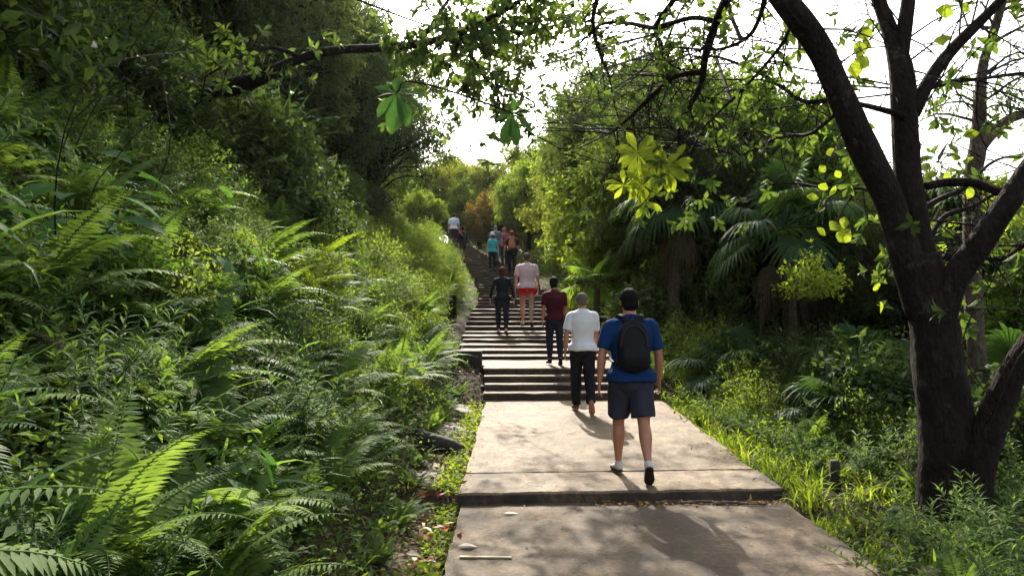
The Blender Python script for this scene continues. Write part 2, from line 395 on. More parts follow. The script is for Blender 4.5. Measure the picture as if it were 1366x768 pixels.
def broad(seed, n=9, Hh=.55, ll=.28, T=None, lean=.8):
    rng = np.random.default_rng(seed); mb = MB()
    for k in range(n):
        az = 2*PI*k/n*1.618+rng.normal(0, .3); h = Hh*rng.uniform(.5, 1.1); out = np.array([math.cos(az), math.sin(az), 0])
        t = np.linspace(0, 1, 6); P = out*(lean*h*t**1.5)[:, None]*.8+UP*(h*t)[:, None]
        tube(mb, P, np.linspace(.007, .003, 6), 4, .4)
        for q in range(rng.integers(1, 4)):
            tq = 1-.22*q; O = np.array([[np.interp(tq, t, P[:, j]) for j in range(3)]])
            a2 = az+rng.normal(0, .9)*(q > 0); D = np.array([[math.cos(a2), math.sin(a2), rng.uniform(-.6, .15)]])
            place(mb, T or LEAFB, O, D, UP[None]+rng.normal(0, .15, (1, 3)), [ll*rng.uniform(.6, 1.1)], np.array([rng.random()*.9]))
    return mb

def bush(seed, r=.6, h=.8, nt_=110, nl=11, ll=.05, T=LEAFR, flat=.0):
    """rounded shrub: twigs reach an uneven dome, leaves along their outer part"""
    rng = np.random.default_rng(seed); mb = MB(); sm = MB()
    dirs = rvec(rng, nt_); dirs[:, 2] = np.abs(dirs[:, 2])*1.0+.05; dirs = norm(dirs)
    lob = rvec(rng, 7); lob[:, 2] = np.abs(lob[:, 2])
    rad = .62+.38*np.clip((dirs@lob.T).max(1), 0, 1)**3+rng.normal(0, .07, nt_)
    tips = dirs*rad[:, None]*np.array([r, r, h])
    for k in range(nt_):
        t = np.linspace(0, 1, 5); b = rng.normal(0, .05*r, 3); b[2] = 0
        P = b+(tips[k]-b)*t[:, None]+UP*(.12*h*np.sin(PI*t))[:, None]
        if k % 3 == 0: tube(sm, P, np.linspace(.009, .002, 5)*max(r, .5), 3)
        tt = rng.uniform(.45, 1.0, nl); O = np.stack([np.interp(tt, t, P[:, j]) for j in range(3)], 1)+rng.normal(0, .035*r, (nl, 3))
        D = norm(tips[k])[None]*.5+rvec(rng, nl)
        N = norm(tips[k])[None]*.5+UP*.7+rng.normal(0, .5, (nl, 3))
        cl = rng.random()*.55
        place(mb, T, O, D, N, ll*rng.uniform(.6, 1.25, nl), cl+rng.random(nl)*.4)
    return mb, sm

def fan_leaf(mb, o, d, rng, R=.6, nseg=30, droop=.5, mi=0, arc=5.2, rv=.4, pet=.7):
    """one costapalmate leaf: petiole, then a fan of folded segments with hanging tips"""
    d = norm(np.asarray(d, float)); t = np.linspace(0, 1, 6)
    P = o+d*(pet*t)[:, None]-UP*(.12*pet*t*t)[:, None]
    tube(mb, P, np.linspace(.016, .009, 6)*R/.6, 4, rv, mi)
    h = P[-1]; d2 = norm(d-UP*.35); s = norm(np.cross(d2, UP)); nrm = np.cross(s, d2)
    ang = np.linspace(-arc/2, arc/2, nseg)
    for a in ang:
        L = R*(1-.28*abs(a)/(arc/2))*rng.uniform(.9, 1.08); n = 6
        tt = np.linspace(0, 1, n)
        dr = d2*math.cos(a)+s*math.sin(a)
        Q = h+dr*(L*tt)[:, None]+nrm*(.06*L*np.sin(PI*tt))[:, None]-UP*(droop*L*np.clip(tt-.35, 0, 1)**1.8*1.6)[:, None]*rng.uniform(.7, 1.3)
        wdir = -d2*math.sin(a)+s*math.cos(a)
        ww = (R*arc/nseg*.5)*np.interp(tt, [0, .55, 1], [.08, .62, .05])
        V = np.stack([Q-wdir*ww[:, None]+nrm*ww[:, None]*.45, Q, Q+wdir*ww[:, None]+nrm*ww[:, None]*.45], 1).reshape(-1, 3)
        F = []
        for i_ in range(n-1):
            b = 3*i_; F += [(b, b+1, b+4, b+3), (b+1, b+2, b+5, b+4)]
        mb.add(V, F, rv+rng.random()*.25, mi)
def fan_palm(seed, trunk_h=2.5, nleaf=16, R=.7, dead=10, tr=.11, lean=(0, 0), droop=.6, pet=.8, leafmat='palm'):
    rng = np.random.default_rng(seed); root = empty('fan_palm')
    top = np.array([lean[0], lean[1], trunk_h]); t = np.linspace(0, 1, 9)
    P = top*t[:, None]+np.c_[np.sin(PI*t)*lean[0]*-.2, 0*t, 0*t]
    if trunk_h > .3:
        m1 = MB(); tube(m1, P-UP*.1, tr*np.linspace(1.25, .9, 9), 10, wob=.15, rng=rng, cap=True)
        ch = [m1.build('trunk', M['bark2'], root)]
    else: ch = []
    m2 = MB()
    for k in range(nleaf):
        az = k*2.399+rng.normal(0, .2); e = math.radians(82-115*(k/nleaf)**.8+rng.normal(0, 6))
        fan_leaf(m2, top+UP*.05, (math.cos(e)*math.cos(az), math.cos(e)*math.sin(az), math.sin(e)), rng, R*rng.uniform(.85, 1.1), 30, droop*rng.uniform(.6, 1.4), rv=rng.random()*.6, pet=pet*rng.uniform(.8, 1.1))
    ch.append(m2.build('crown', M[leafmat], root))
    if dead:
        m3 = MB()
        for k in range(dead):
            az = k*2.399+rng.normal(0, .3); e = math.radians(-55-rng.uniform(0, 28))
            fan_leaf(m3, top-UP*rng.uniform(.05, .35)*min(trunk_h, 1.5), (math.cos(e)*math.cos(az), math.cos(e)*math.sin(az), math.sin(e)), rng, R*.8, 18, 1.3, arc=2.2, rv=rng.random()*.7, pet=pet*.6)
        ch.append(m3.build('dead_fronds', M['dead'], root))
    return reg(root, *ch)

def tree(seed, name, trunk_h, top_h, cr, ncl=70, ntw=12, nl=14, ll=.08, T=LEAFR, leafm='mid', barkm='bark', tr=.14, clr=.55, low=0., lean=(0, 0), droop=0., sqz=1.):
    """trunk, limbs to leaf clumps spread over an uneven crown; each clump is a spray of twigs with leaves"""
    rng = np.random.default_rng(seed); root = empty(name)
    tk = MB(); cw = MB()
    t = np.linspace(0, 1, 10)
    lean = np.array([lean[0], lean[1], 0.])
    TP = UP*(top_h*.86*t)[:, None]+lean*(t**1.5)[:, None]+np.c_[rng.normal(0, .06, 10)*top_h*.1, rng.normal(0, .06, 10)*top_h*.1, 0*t]
    TP[0] = (0, 0, -.25)
    tube(tk, TP, tr*np.interp(t, [0, .08, .4, 1], [1.5, 1.05, .75, .15]), 9, wob=.12, rng=rng)
    cz0 = trunk_h+low; cc = lean+UP*(cz0+top_h)/2; ch_ = (top_h-cz0)/2
    lob = rvec(rng, 9); dirs = rvec(rng, ncl); dirs[:, 2] = dirs[:, 2]*.9+.12; dirs = norm(dirs)
    rad = (.5+.5*np.clip((dirs@lob.T).max(1), 0, 1)**2.5)*rng.uniform(.55, 1.05, ncl)**.6
    cls = cc+dirs*rad[:, None]*np.array([cr, cr*sqz, ch_])
    for k in range(ncl):
        c = cls[k]; hz = np.clip((c[2]-trunk_h)/max(top_h-trunk_h, .1), .02, .95)*.75
        z0 = trunk_h*.85+(top_h*.86-trunk_h*.85)*hz*.8; tq = z0/(top_h*.86)
        b0 = np.array([np.interp(tq, t, TP[:, j]) for j in range(3)])
        s = np.linspace(0, 1, 6); out = c-b0
        P = b0+out*s[:, None]+UP*(.12*np.linalg.norm(out)*np.sin(PI*s))[:, None]+rng.normal(0, .04, (6, 3))*np.linalg.norm(out)*np.sin(PI*s)[:, None]
        tube(tk, P, tr*.32*np.linspace(1, .16, 6)*min(1, np.linalg.norm(out)/cr+.3), 4)
        tl = clr*rng.uniform(.6, 1.25); D = norm(rvec(rng, ntw)+norm(out)*.45-UP*droop)
        cv = rng.random()*.5
        for q in range(ntw):
            tip = c+D[q]*tl*rng.uniform(.55, 1.1)
            if q % 2 == 0: tube(cw, np.stack([P[4], (c+tip)/2, tip]), [.008, .005, .002], 3, mi=1)
            u = rng.uniform(.25, 1.05, nl)[:, None]; O = c+(tip-c)*u+rng.normal(0, .07*tl, (nl, 3))-UP*droop*.15*u*u
            LD = D[q]*.5+rvec(rng, nl)*.9-UP*(droop+.15); N = UP+rng.normal(0, .55, (nl, 3))
            place(cw, T, O, LD, N, ll*rng.uniform(.6, 1.25, nl), cv+rng.random(nl)*.4)
    a = tk.build('trunk', M[barkm], root); b = cw.build('crown', [M[leafm], M[barkm]], root)
    return reg(root, a, b)

used = set()
def put(proto, x, y, z=None, rz=None, sc=1., label=None, cat=None, group=None, dz=0, rot=None):
    """first call moves the prototype, later calls copy it and its parts"""
    if proto.name in used: o = copy_tree(proto)
    else: used.add(proto.name); o = proto
    o.location = (x, y, (float(H(x, y)) if z is None else z)+dz)
    o.rotation_euler = rot or (0, 0, RG.uniform(0, 6.28) if rz is None else rz); o.scale = (sc,)*3
    tag(o, label, cat, group)
    return o
def place_name(y, d, side):
    a = 'lower slab' if y < 6.4 else 'raised slab' if y < 11.6 else 'upper stairs'
    if side < 0: return ('low' if d < 2.4 else 'high')+' on the left bank beside the '+a
    return 'on the right verge of the '+a if d < 1.3 else 'under the trees right of the '+a
EXEC_PARTS = True
# ---- prototypes
ferns = [fern(100+k, 10+k, .72+.05*k, 32+2*k, 58+4*k, 1.0+.1*k).build('fern', M['fern']) for k in range(4)]
straps = [strap(200+k, 30, .62, .024, 68, 1.5).build('grass_clump', M['grass']) for k in range(3)]
feathers = [feather(300+k, 15+2*k, .58, 15, .09, .55).build('leafy_weed', M['feather']) for k in range(3)]
smallw = [feather(340+k, 16, .42, 10, .06, .8, LEAF).build('small_weed', M['bush']) for k in range(2)]
broads = [broad(400+k).build('broad_leaf_plant', M['broad']) for k in range(2)]
def mk_bush(seed, mat='bush', name='bush', **kw):
    a, b = bush(seed, **kw); root = empty(name); f = a.build('foliage', M[mat], root); s = b.build('stems', M['stem'], root)
    s.name = 'twig'
    return reg(root, f, s)
bushes = [mk_bush(500, 'bush', nt_=150, nl=14), mk_bush(501, 'bush', r=.7, h=.7, ll=.06, T=LEAF, nt_=130, nl=12), mk_bush(502, 'mid', r=.6, h=.9, ll=.045, nt_=170, nl=15)]
#lbush = mk_bush(503, 'lime', r=.6, h=.6, ll=.055, nt_=120, nl=10)

# ---- the left bank
CLEAR = ((-1.7, 20.7, .75), (-1.6, 19.6, .6), (-1.45, 18.5, .5), (2.98, 6.85, .22), (2.9, 6.5, .25), (2.98, 5.8, .22), (2.85, 5.45, .25), (-.8, 7.95, .4), (-.8, 13.0, .5), (-.75, 12.2, .4))
def scatter(n, ylo, yhi, dlo, dhi, side, power=1.0, mind=.25, tries=40, keep=None):
    pts = []
    for _ in range(n*tries):
        if len(pts) >= n: break
        y = ylo+(yhi-ylo)*RG.random()**power; d = RG.uniform(dlo, dhi)
        x = float(lx(y))-d if side < 0 else float(rx(y))+d
        md = mind*(1+y*.03)
        if math.hypot(x, y) < 1.9 or abs(x) > y*.80+1.6: continue
        if keep and not keep(x, y, d): continue
        if any((x-a)**2+(y-b)**2 < r_*r_ for a, b, r_ in CLEAR): continue
        if any((x-a)**2+(y-b)**2 < md*md for a, b, _ in pts): continue
        pts.append((x, y, d))
    return pts
def bank(protos, n, cat, words_, ylo=1.6, yhi=30, dlo=.85, dhi=3.7, side=-1, power=1.5, mind=.3, s0=.8, s1=1.25, tilt=.25, keep=None):
    for (x, y, d) in scatter(n, ylo, yhi, dlo, dhi, side, power, mind, keep=keep):
        where = place_name(y, d, side); p = protos[RG.integers(len(protos))]
        tl = tilt if side < 0 and d > .9 else 0
        o = put(p, x, y, sc=RG.uniform(s0, s1), label=words_+' '+where, cat=cat, group=cat+'s '+where, dz=-.02,
                rot=(RG.normal(0, .08), tl+RG.normal(0, .1), 0))
        o.rotation_euler = (Matrix.Rotation(tl+RG.normal(0, .1), 3, 'Y') @ Matrix.Rotation(RG.uniform(0, 6.28), 3, 'Z')).to_euler()
bank(ferns, 75, 'fern', 'arching ladder fern', ylo=1.6, yhi=6.3, mind=.3, s0=.75, s1=1.25, power=1, dlo=.75)
bank(ferns, 95, 'fern', 'arching ladder fern', ylo=6.4, yhi=24, mind=.45, s0=.75, s1=1.3, power=1.3)
bank([fern(150+k, 8, .7, 30, 35, 1.1).build('fern', M['dead']) for k in range(2)], 18, 'fern', 'withered brown fern', ylo=2, yhi=14, mind=.5, s0=.6, s1=1.0, power=1)
bank(feathers, 34, 'leafy weed', 'upright weed with narrow leaves', ylo=1.6, yhi=6, mind=.28, s0=.6, s1=1.0, power=1, dlo=.7)
bank(feathers, 95, 'leafy weed', 'upright weed with narrow leaves', mind=.3, s0=.7, s1=1.2)
bank(smallw, 140, 'small weed', 'short spreading weed', mind=.2, s0=.7, s1=1.4, dhi=5, dlo=.7)
bank(straps, 45, 'grass clump', 'clump of arching grass blades', ylo=1.6, yhi=7, mind=.3, s0=.8, s1=1.4, power=1, dlo=.8)
bank(straps, 70, 'grass clump', 'clump of arching grass blades', mind=.36, s0=.8, s1=1.35)
bank(bushes, 110, 'bush', 'small-leaved green bush', ylo=4.5, yhi=38, dlo=1.15, dhi=4, mind=.5, s0=.55, s1=1.1, power=1.1)
for (x, y) in ((-2.6, 4.5), (-3.0, 5.0), (-2.45, 4.1)):
    put(broads[0], x, y, sc=1.0, dz=.1, label='broad-leaved plant with big soft leaves among the ferns', cat='broad-leaved plant', group='broad-leaved plants on the left bank')
bank(broads, 8, 'broad-leaved plant', 'plant with wide soft leaves', ylo=3, yhi=12, mind=.8, s0=.7, s1=1.0)

bank(ferns, 34, 'fern', 'arching ladder fern', ylo=3.6, yhi=13, dlo=.42, dhi=.95, mind=.22, s0=.3, s1=.6, power=1)
bank(straps, 30, 'grass clump', 'clump of arching grass blades', ylo=3.4, yhi=13, dlo=.5, dhi=1.0, mind=.2, s0=.4, s1=.75, power=1)
bank(bushes, 55, 'roadside bush', 'leafy bush', ylo=12, yhi=36, dlo=.8, dhi=3.2, mind=.55, s0=.8, s1=1.35, power=1.1)
# ---- loose low growth nobody could count
def carpet(name, pts, T, ll, mat, per=9, hgt=.12, rad=.12, seed=1):
    rng = np.random.default_rng(seed); mb = MB(); pts = np.asarray(pts); n = len(pts)
    B = np.repeat(pts, per, 0); N = len(B)
    O = B+np.c_[rng.normal(0, rad, N), rng.normal(0, rad, N), rng.random(N)*hgt]
    D = rvec(rng, N); D[:, 2] = D[:, 2]*.5+.35
    place(mb, T, O, D, UP+rng.normal(0, .45, (N, 3)), ll*rng.uniform(.5, 1.4, N), np.repeat(rng.random(n)*.5, per)+rng.random(N)*.4)
    return tag(mb.build(name, mat), kind='stuff')
def field(n, ylo, yhi, dlo, dhi, side, power=1.3, seed=3):
    r = np.random.default_rng(seed); y = ylo+(yhi-ylo)*r.random(n)**power; d = r.uniform(dlo, dhi, n)
    x = lx(y)-d if side < 0 else rx(y)+d
    k = np.hypot(x, y) > 1.2
    x, y = x[k], y[k]
    return np.c_[x, y, H(x, y)]
o = carpet('undergrowth', field(13000, 1, 42, .62, 3.8, -1), LEAFR, .05, M['feather'], 11, .30, .14, 5)
tag(o, 'low tangled green undergrowth covering the left bank', 'undergrowth')
bank(grassR_ := [strap(240+k, 46, .5, .018, 70, 1.3, .1).build('grass_tuft', M['grass']) for k in range(2)], 60, 'sunlit tuft', 'fine grass tuft', ylo=5, yhi=38, dlo=.6, dhi=1.8, mind=.3, s0=.7, s1=1.2, power=1.0)
bank(grassR_, 60, 'sunlit tuft', 'fine grass tuft', ylo=14.5, yhi=38, dlo=.1, dhi=.7, mind=.25, s0=.4, s1=.8, power=1.0)
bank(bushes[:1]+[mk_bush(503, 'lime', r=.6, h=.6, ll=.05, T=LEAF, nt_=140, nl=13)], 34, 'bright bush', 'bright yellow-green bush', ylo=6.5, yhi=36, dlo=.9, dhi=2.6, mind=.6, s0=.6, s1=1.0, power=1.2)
o = carpet('undergrowth', field(3800, 1.2, 7, .5, 5.5, -1, 1.2, 15), LEAF, .07, M['bush'], 7, .2, .1, 15)
tag(o, 'small-leaved creeping growth between the near ferns', 'undergrowth')
o = carpet('gutter_weeds', field(700, 3.5, 40, .25, .95, -1, 1, 16), LEAFR, .035, M['bush'], 10, .08, .09, 17)
tag(o, 'low weeds between the stones along the gutter', 'weeds')
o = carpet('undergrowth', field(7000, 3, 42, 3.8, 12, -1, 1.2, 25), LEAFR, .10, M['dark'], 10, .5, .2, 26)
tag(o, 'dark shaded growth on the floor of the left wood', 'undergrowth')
o = carpet('ground_cover', field(11000, 1, 42, .10, 14, 1, 1.5), LEAFR, .055, M['mid'], 11, .24, .16, 6)
tag(o, 'low green ground cover under the trees right of the path', 'ground cover')
o = carpet('moss', field(680, 4.2, 11.3, -.10, .2, -1, 1, 8), leaf_t(2, .8, .1, .2), .035, M['lime'], 12, .06, .06, 7)
tag(o, 'bright creeping weeds along the left edge of the path', 'weeds')
o = carpet('leaf_litter', field(1300, 1, 14, .05, .9, -1, 1, 9), LEAF, .07, M['litter'], 2, .02, .08, 8)
tag(o, 'brown fallen leaves lying along the gutter', 'leaf litter')

o = carpet('edge_weeds', field(520, 4, 11.4, -.10, .16, 1, 1, 18), LEAFR, .03, M['bush'], 9, .05, .05, 19)
tag(o, 'tiny weeds creeping over the right edge of the slabs', 'weeds')
# ---- right verge
def rv(protos, n, cat, words_, **kw): bank(protos, n, cat, words_, side=1, tilt=0, **kw)
nearR = lambda x, y, d: y > 3.2
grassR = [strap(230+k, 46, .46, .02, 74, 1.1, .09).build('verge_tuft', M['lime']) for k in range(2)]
rv(grassR, 140, 'sunlit grass clump', 'bright clump of short arching grass', ylo=3.4, yhi=20, dlo=.08, dhi=1.2, mind=.2, s0=.6, s1=1.0, power=1.2, keep=nearR)
rv(feathers, 45, 'leafy weed', 'upright weed with narrow leaves', ylo=3.4, yhi=22, dlo=.15, dhi=2.6, mind=.24, s0=.7, s1=1.2, keep=nearR)
rv(smallw, 80, 'small weed', 'short spreading weed', ylo=3.2, yhi=26, dlo=.12, dhi=3, mind=.25, s0=.7, s1=1.3, keep=nearR)
rv(ferns, 55, 'fern', 'arching ladder fern', ylo=3.5, yhi=24, dlo=.25, dhi=4, mind=.5, s0=.5, s1=.9, keep=nearR)
rv(straps, 40, 'grass clump', 'clump of arching grass blades', ylo=3.2, yhi=20, dlo=.4, dhi=5, mind=.45, s0=.7, s1=1.1, keep=nearR)
rv(bushes, 80, 'bush', 'small-leaved green bush', ylo=6, yhi=40, dlo=.9, dhi=9, mind=.7, s0=.6, s1=1.3, power=1.0, keep=nearR)

print('plants done')
#PART2
# ------------------------------------------------------------------ trees
def stand(x, y, proto, label, cat='tree', group=None, sc=1, rz=None, dz=0):
    return put(proto, x, y, sc=sc, rz=rz, label=label, cat=cat, group=group, dz=dz)
# wooded left bank: two kinds of dense dark tree, copied
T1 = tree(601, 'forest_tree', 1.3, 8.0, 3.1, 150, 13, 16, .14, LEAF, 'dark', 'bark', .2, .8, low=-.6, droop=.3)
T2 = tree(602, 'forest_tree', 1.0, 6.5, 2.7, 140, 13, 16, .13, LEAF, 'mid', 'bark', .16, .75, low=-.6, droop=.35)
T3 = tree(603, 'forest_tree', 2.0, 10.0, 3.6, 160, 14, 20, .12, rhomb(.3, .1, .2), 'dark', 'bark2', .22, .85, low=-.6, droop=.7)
left = [(-5.7, 24.4, T1, .9, 5.4), (-5.4, 29.5, T2, 1.2, .3), (-7.8, 13.6, T2, 1.1, 1.2), (-7.2, 17.4, T1, .9, 3.0), (-6.9, 27.4, T1, 1.05, 4.4), (-7.0, 31, T2, 1.2, 2.4), (-7.6, 9.4, T2, 1.1, 0.9), (-6.6, 12.9, T1, .85, 2.0), (-6.7, 7.6, T1, 1, 0.4), (-5.2, 10.2, T3, .85, 2.2), (-6.2, 8.9, T1, .8, 5.1), (-6.9, 15.2, T1, 1.05, 3.9), (-6.9, 19.6, T2, 1.15, 1.0), (-6.6, 23.2, T1, 1.0, 5.2), (-7.8, 5.2, T2, 1.1, 2.0),
        (-9.2, 9.5, T3, 1.0, 4.4), (-9.0, 14.0, T2, 1.4, .2), (-10.0, 19.0, T1, 1.2, 2.9), (-9.8, 25.0, T3, .9, 1.4), (-8.6, 28.5, T2, 1.1, 3.3), (-9.5, 12.0, T1, 1.4, 1.1), (-9.4, 16.5, T3, 1.3, 2.1), (-12.5, 13.5, T1, 1.3, 4.0),
        (-13, 20, T3, 1.1, .8), (-11.5, 31, T1, 1.0, 2.2), (-14, 27, T2, 1.5, 5.0), (-8.9, 34.5, T2, 1.0, 1.7)]
for x, y, p, s, rz in left:
    stand(x, y, p, ('dense dark tree' if p is T1 else 'bushy green tree' if p is T2 else 'tall drooping dark tree')+' in the shaded wood above the left bank', 'tree',
          'trees above the left bank, '+('dense dark' if p is T1 else 'bushy green' if p is T2 else 'tall drooping'), s, rz)
# low shrubs that fill the shade under those trees
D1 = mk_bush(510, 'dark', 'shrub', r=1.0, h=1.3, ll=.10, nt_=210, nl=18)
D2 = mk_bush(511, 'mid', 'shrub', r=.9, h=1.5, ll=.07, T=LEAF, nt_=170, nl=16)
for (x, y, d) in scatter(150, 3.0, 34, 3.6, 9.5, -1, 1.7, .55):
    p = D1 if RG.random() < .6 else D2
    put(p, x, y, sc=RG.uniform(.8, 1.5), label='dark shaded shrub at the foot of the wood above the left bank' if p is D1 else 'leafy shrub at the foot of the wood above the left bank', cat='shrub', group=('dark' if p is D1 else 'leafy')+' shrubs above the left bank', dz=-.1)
# vines: bare stems tangled in the shade
vr = np.random.default_rng(77)
mv = MB()
for k in range(26):
    y = vr.uniform(3.8, 11); x = -vr.uniform(.42, .68)*y-.4; z0 = float(H(x, y)); a = vr.uniform(0, 6.28)
    P = spline([(x, y, z0), (x+.3*math.cos(a), y+.3*math.sin(a), z0+.7), (x+vr.uniform(-.2, 1.0), y+vr.normal(0, .5), z0+1.3+vr.random()*.6), (x+vr.uniform(.1, 1.7), y+vr.normal(0, .6), z0+vr.uniform(.6, 2.6))], 14)
    tube(mv, P, np.linspace(.006, .0025, 14), 4)
tag(mv.build('vine_tangle', M['bark']), 'tangle of thin bare vines hanging in the shade above the ferns', 'vines', kind='stuff')
# spiky plants on the crest
for (u, v, y, L, n_) in ((345, 265, 10.6, 1.2, 90), (365, 175, 11.2, 1.4, 110)):
    p = at(u, v, y); o = strap(700+u, n_, L, .03, 62, 1.1, .08).build('spiky_plant', M['palm'])
    o.location = p-np.array([0, 0, .25])
    tag(o, 'dark spiky tuft of long blades perched high on the left bank' if u == 345 else 'big dark fan of blades hanging under the left trees, above the spiky tuft', 'spiky plant')
    if True:
        m_ = MB(); tube(m_, [(0, 0, -.9 if u == 345 else -1.9), (.05, 0, -.5), (0, 0, .05)], .06, 7, cap=True); s_ = m_.build('stem', M['bark'], o)

# middle and far trees
WN = rhomb(.3, .1, .2)
for (x, y, q_) in ((-3.55, 10.7, 1.25), (-4.1, 11.0, 1.5), (-3.2, 11.6, 1.1)):
    put(D1, x, y, sc=q_, label='dark shrub crowding round the stem of the big dark fan of blades', cat='shrub', group='dark shrubs round the big fan of blades')
C1 = tree(611, 'olive_tree', 1.0, 6.2, 2.4, 130, 15, 20, .15, WN, 'olive', 'bark', .15, .7, droop=.2, low=-.5)
C2 = tree(612, 'bright_tree', .8, 5.6, 2.3, 125, 15, 20, .135, LEAFR, 'bush', 'bark', .14, .7, low=-.6)
C3 = tree(613, 'rusty_tree', .5, 3.6, 1.7, 90, 14, 18, .14, WN, 'orange', 'bark', .1, .6, low=-.5)
C4 = tree(614, 'feathery_tree', 2.2, 8.2, 2.8, 110, 14, 20, .14, WN, 'mid', 'bark2', .15, .8, droop=.5)
far = [(3.9, 28.0, C2, 1.1, 'bright leafy tree right of the stairs, above the shrubs'), (4.4, 33, C2, 1.55, 'tall bright tree behind the leafy one'), (-6.2, 45.5, C2, .72, 'bright tree just left of the stair top, in front of the sky gap'), (.9, 40.5, C2, .9, 'bright green tree right of the rusty tree'), (-3.9, 49.5, C1, 1.1, 'tall olive tree just right of the sky gap'), (-7.4, 50, C2, 1.25, 'far left bright green tree beyond the top of the stairs'), (-4.6, 55, C2, 1.35, 'bright green tree in the gap of sky beyond the stairs'), (-2.2, 51, C1, 1.2, 'olive tree beyond the stairs, behind the rusty one'),
       (.3, 53, C2, 1.5, 'tall bright tree behind the rusty tree'), (-.9, 43.5, C3, 1.0, 'low rusty orange tree at the top of the stairs'), (1.9, 44, C1, 1.25, 'tall olive tree right of the rusty tree'),
       (3.6, 37, C1, 1.1, 'olive tree right of the upper stairs, in front of the taller one'), (5.6, 43, C2, 1.5, 'bright tree far behind the palms'), (-10.5, 46, C1, 1.2, 'olive tree at the far left of the stair top'),
       (-5.3, 43.0, C2, .62, 'small bright tree left of the people at the stair top'), (-3.2, 47, C2, .8, 'small bright tree beyond the bend of the stairs')]
for x, y, p, s, lb in far: stand(x, y, p, lb, 'tree', None, s)
rt = [(3.3, 31.0, C4, 1.0), (3.9, 26, C4, 1.05), (5.6, 19.3, C4, 1.0), (3.6, 25.5, C2, 1.1), (4.3, 20.4, C2, 1.2), (5.4, 17.0, C2, 1.2), (6.4, 20.5, C1, 1.3), (5.2, 26, C2, 1.4), (3.3, 23.5, C4, .95), (4.6, 15.8, C4, 1.0), (2.9, 30.5, C1, 1.0), (6.2, 12.2, C4, .85), (8.4, 11.0, C1, .55), (9.6, 12.8, C2, .65), (11.5, 14.5, C1, .75), (8.9, 9.0, C2, .5), (11.0, 11.0, C2, .6), (7.3, 10.2, C2, .5), (3.9, 27, C1, 1.0), (5.4, 22, C4, 1.0), (4.0, 18.2, C4, .8), (7.2, 18, C1, 1.2), (8.6, 23, C4, 1.05), (6.6, 30, C2, 1.4), (7.6, 13.6, C1, .95), (10.2, 15.5, C1, .8), (10.5, 21, C1, 1.3), (12.5, 26, C1, 1.0)]
nm = {C1.name: 'olive-green tree', C2.name: 'bright green tree', C4.name: 'tall feathery tree'}
for x, y, p, s in rt:
    u_ = 683+990*x/y; hh_ = {C1.name: 6.0, C2.name: 5.4, C4.name: 8.0}[p.name]
    vt = 235 if u_ > 1040 else 120 if u_ > 960 else 60
    s = min(s, (1.6+(417-vt)/990*y-float(H(x, y)))/hh_)
    w_ = nm[p.name]+' crowding behind the fan palms'
    stand(x, y, p, w_, 'tree', nm[p.name]+'s behind the fan palms', s)
RR = np.random.default_rng(31)
for k in range(34):
    y = RR.uniform(18, 60); x = y*RR.uniform(.3, .95)+2; p = (C1, C2)[k % 2]; s_ = min(1.6, max(.5, (1.6+RR.uniform(.13, .2)*y-float(H(x, y)))/5.9))
    stand(x, y, p, nm[p.name]+' in the lower woods far off to the right', 'tree', nm[p.name]+'s in the lower woods', s_)
for k in range(10):
    y = RR.uniform(56, 84); x = -y*RR.uniform(-.1, .6)-3; p = (C1, C2)[k % 2]
    stand(x, y, p, nm[p.name]+' on the hilltop far beyond the stairs', 'tree', nm[p.name]+'s on the hilltop', RR.uniform(1.0, 1.3))
# shrubs beside the upper stairs
LB = mk_bush(520, 'bush', 'shrub', r=1.2, h=1.6, ll=.09, T=LEAF, nt_=220, nl=15)
for x, y, s, lb in ((1.75, 33, 1.1, 'round green shrub right of the people with backpacks'), (2.7, 29, 1.15, 'large green shrub at the right of the upper stairs'), (2.6, 25.5, .95, 'green shrub behind the fountain grass'), (3.4, 22.2, 1.0, 'green shrub below the pale palm'),
                (-3.6, 31, .95, 'sunlit green shrub left of the upper stairs, lower one'), (-4.1, 34.5, .9, 'sunlit green shrub left of the upper stairs, upper one'), (-3.3, 26.5, .8, 'sunlit shrub above the stump post')):
    put(LB, x+(.35 if y > 28 and x > 0 else 0), y, sc=s, label=lb, cat='shrub', dz=-.1)
LM = mk_bush(521, 'lime', 'shrub', r=1.0, h=1.3, ll=.13, T=LEAFO, nt_=120, nl=10)
put(LM, 2.35, 21.2, sc=1.15, dz=1.2, label='pale yellow-green shrub in front of the olive trees', cat='shrub')
put(LM, 4.15, 10.3, sc=.55, dz=1.75, label='sunlit yellow-green sprig in front of the big dark fan leaf', cat='shrub')
fg = strap(760, 150, 1.0, .016, 76, 1.9, .16).build('fountain_grass', M['lime'])
put(fg, 1.95, 21.5, sc=1.25, dz=.35, label='mound of fountain grass right of the stairs', cat='ornamental grass', group='fountain grass mounds')
put(fg, 2.15, 19.6, sc=.8, label='mound of fountain grass right of the stairs', cat='ornamental grass', group='fountain grass mounds')
for k, (x, y) in enumerate(((-2.0, 24.5), (-2.2, 27.5), (-2.6, 20.8), (-2.3, 29.5), (-2.1, 16.6), (-2.1, 22.6))):
    put(grassR[k % 2], x, y, sc=1.7, label='tall sunlit grass clump left of the upper stairs', cat='grass clump', group='tall sunlit grass left of the stairs')
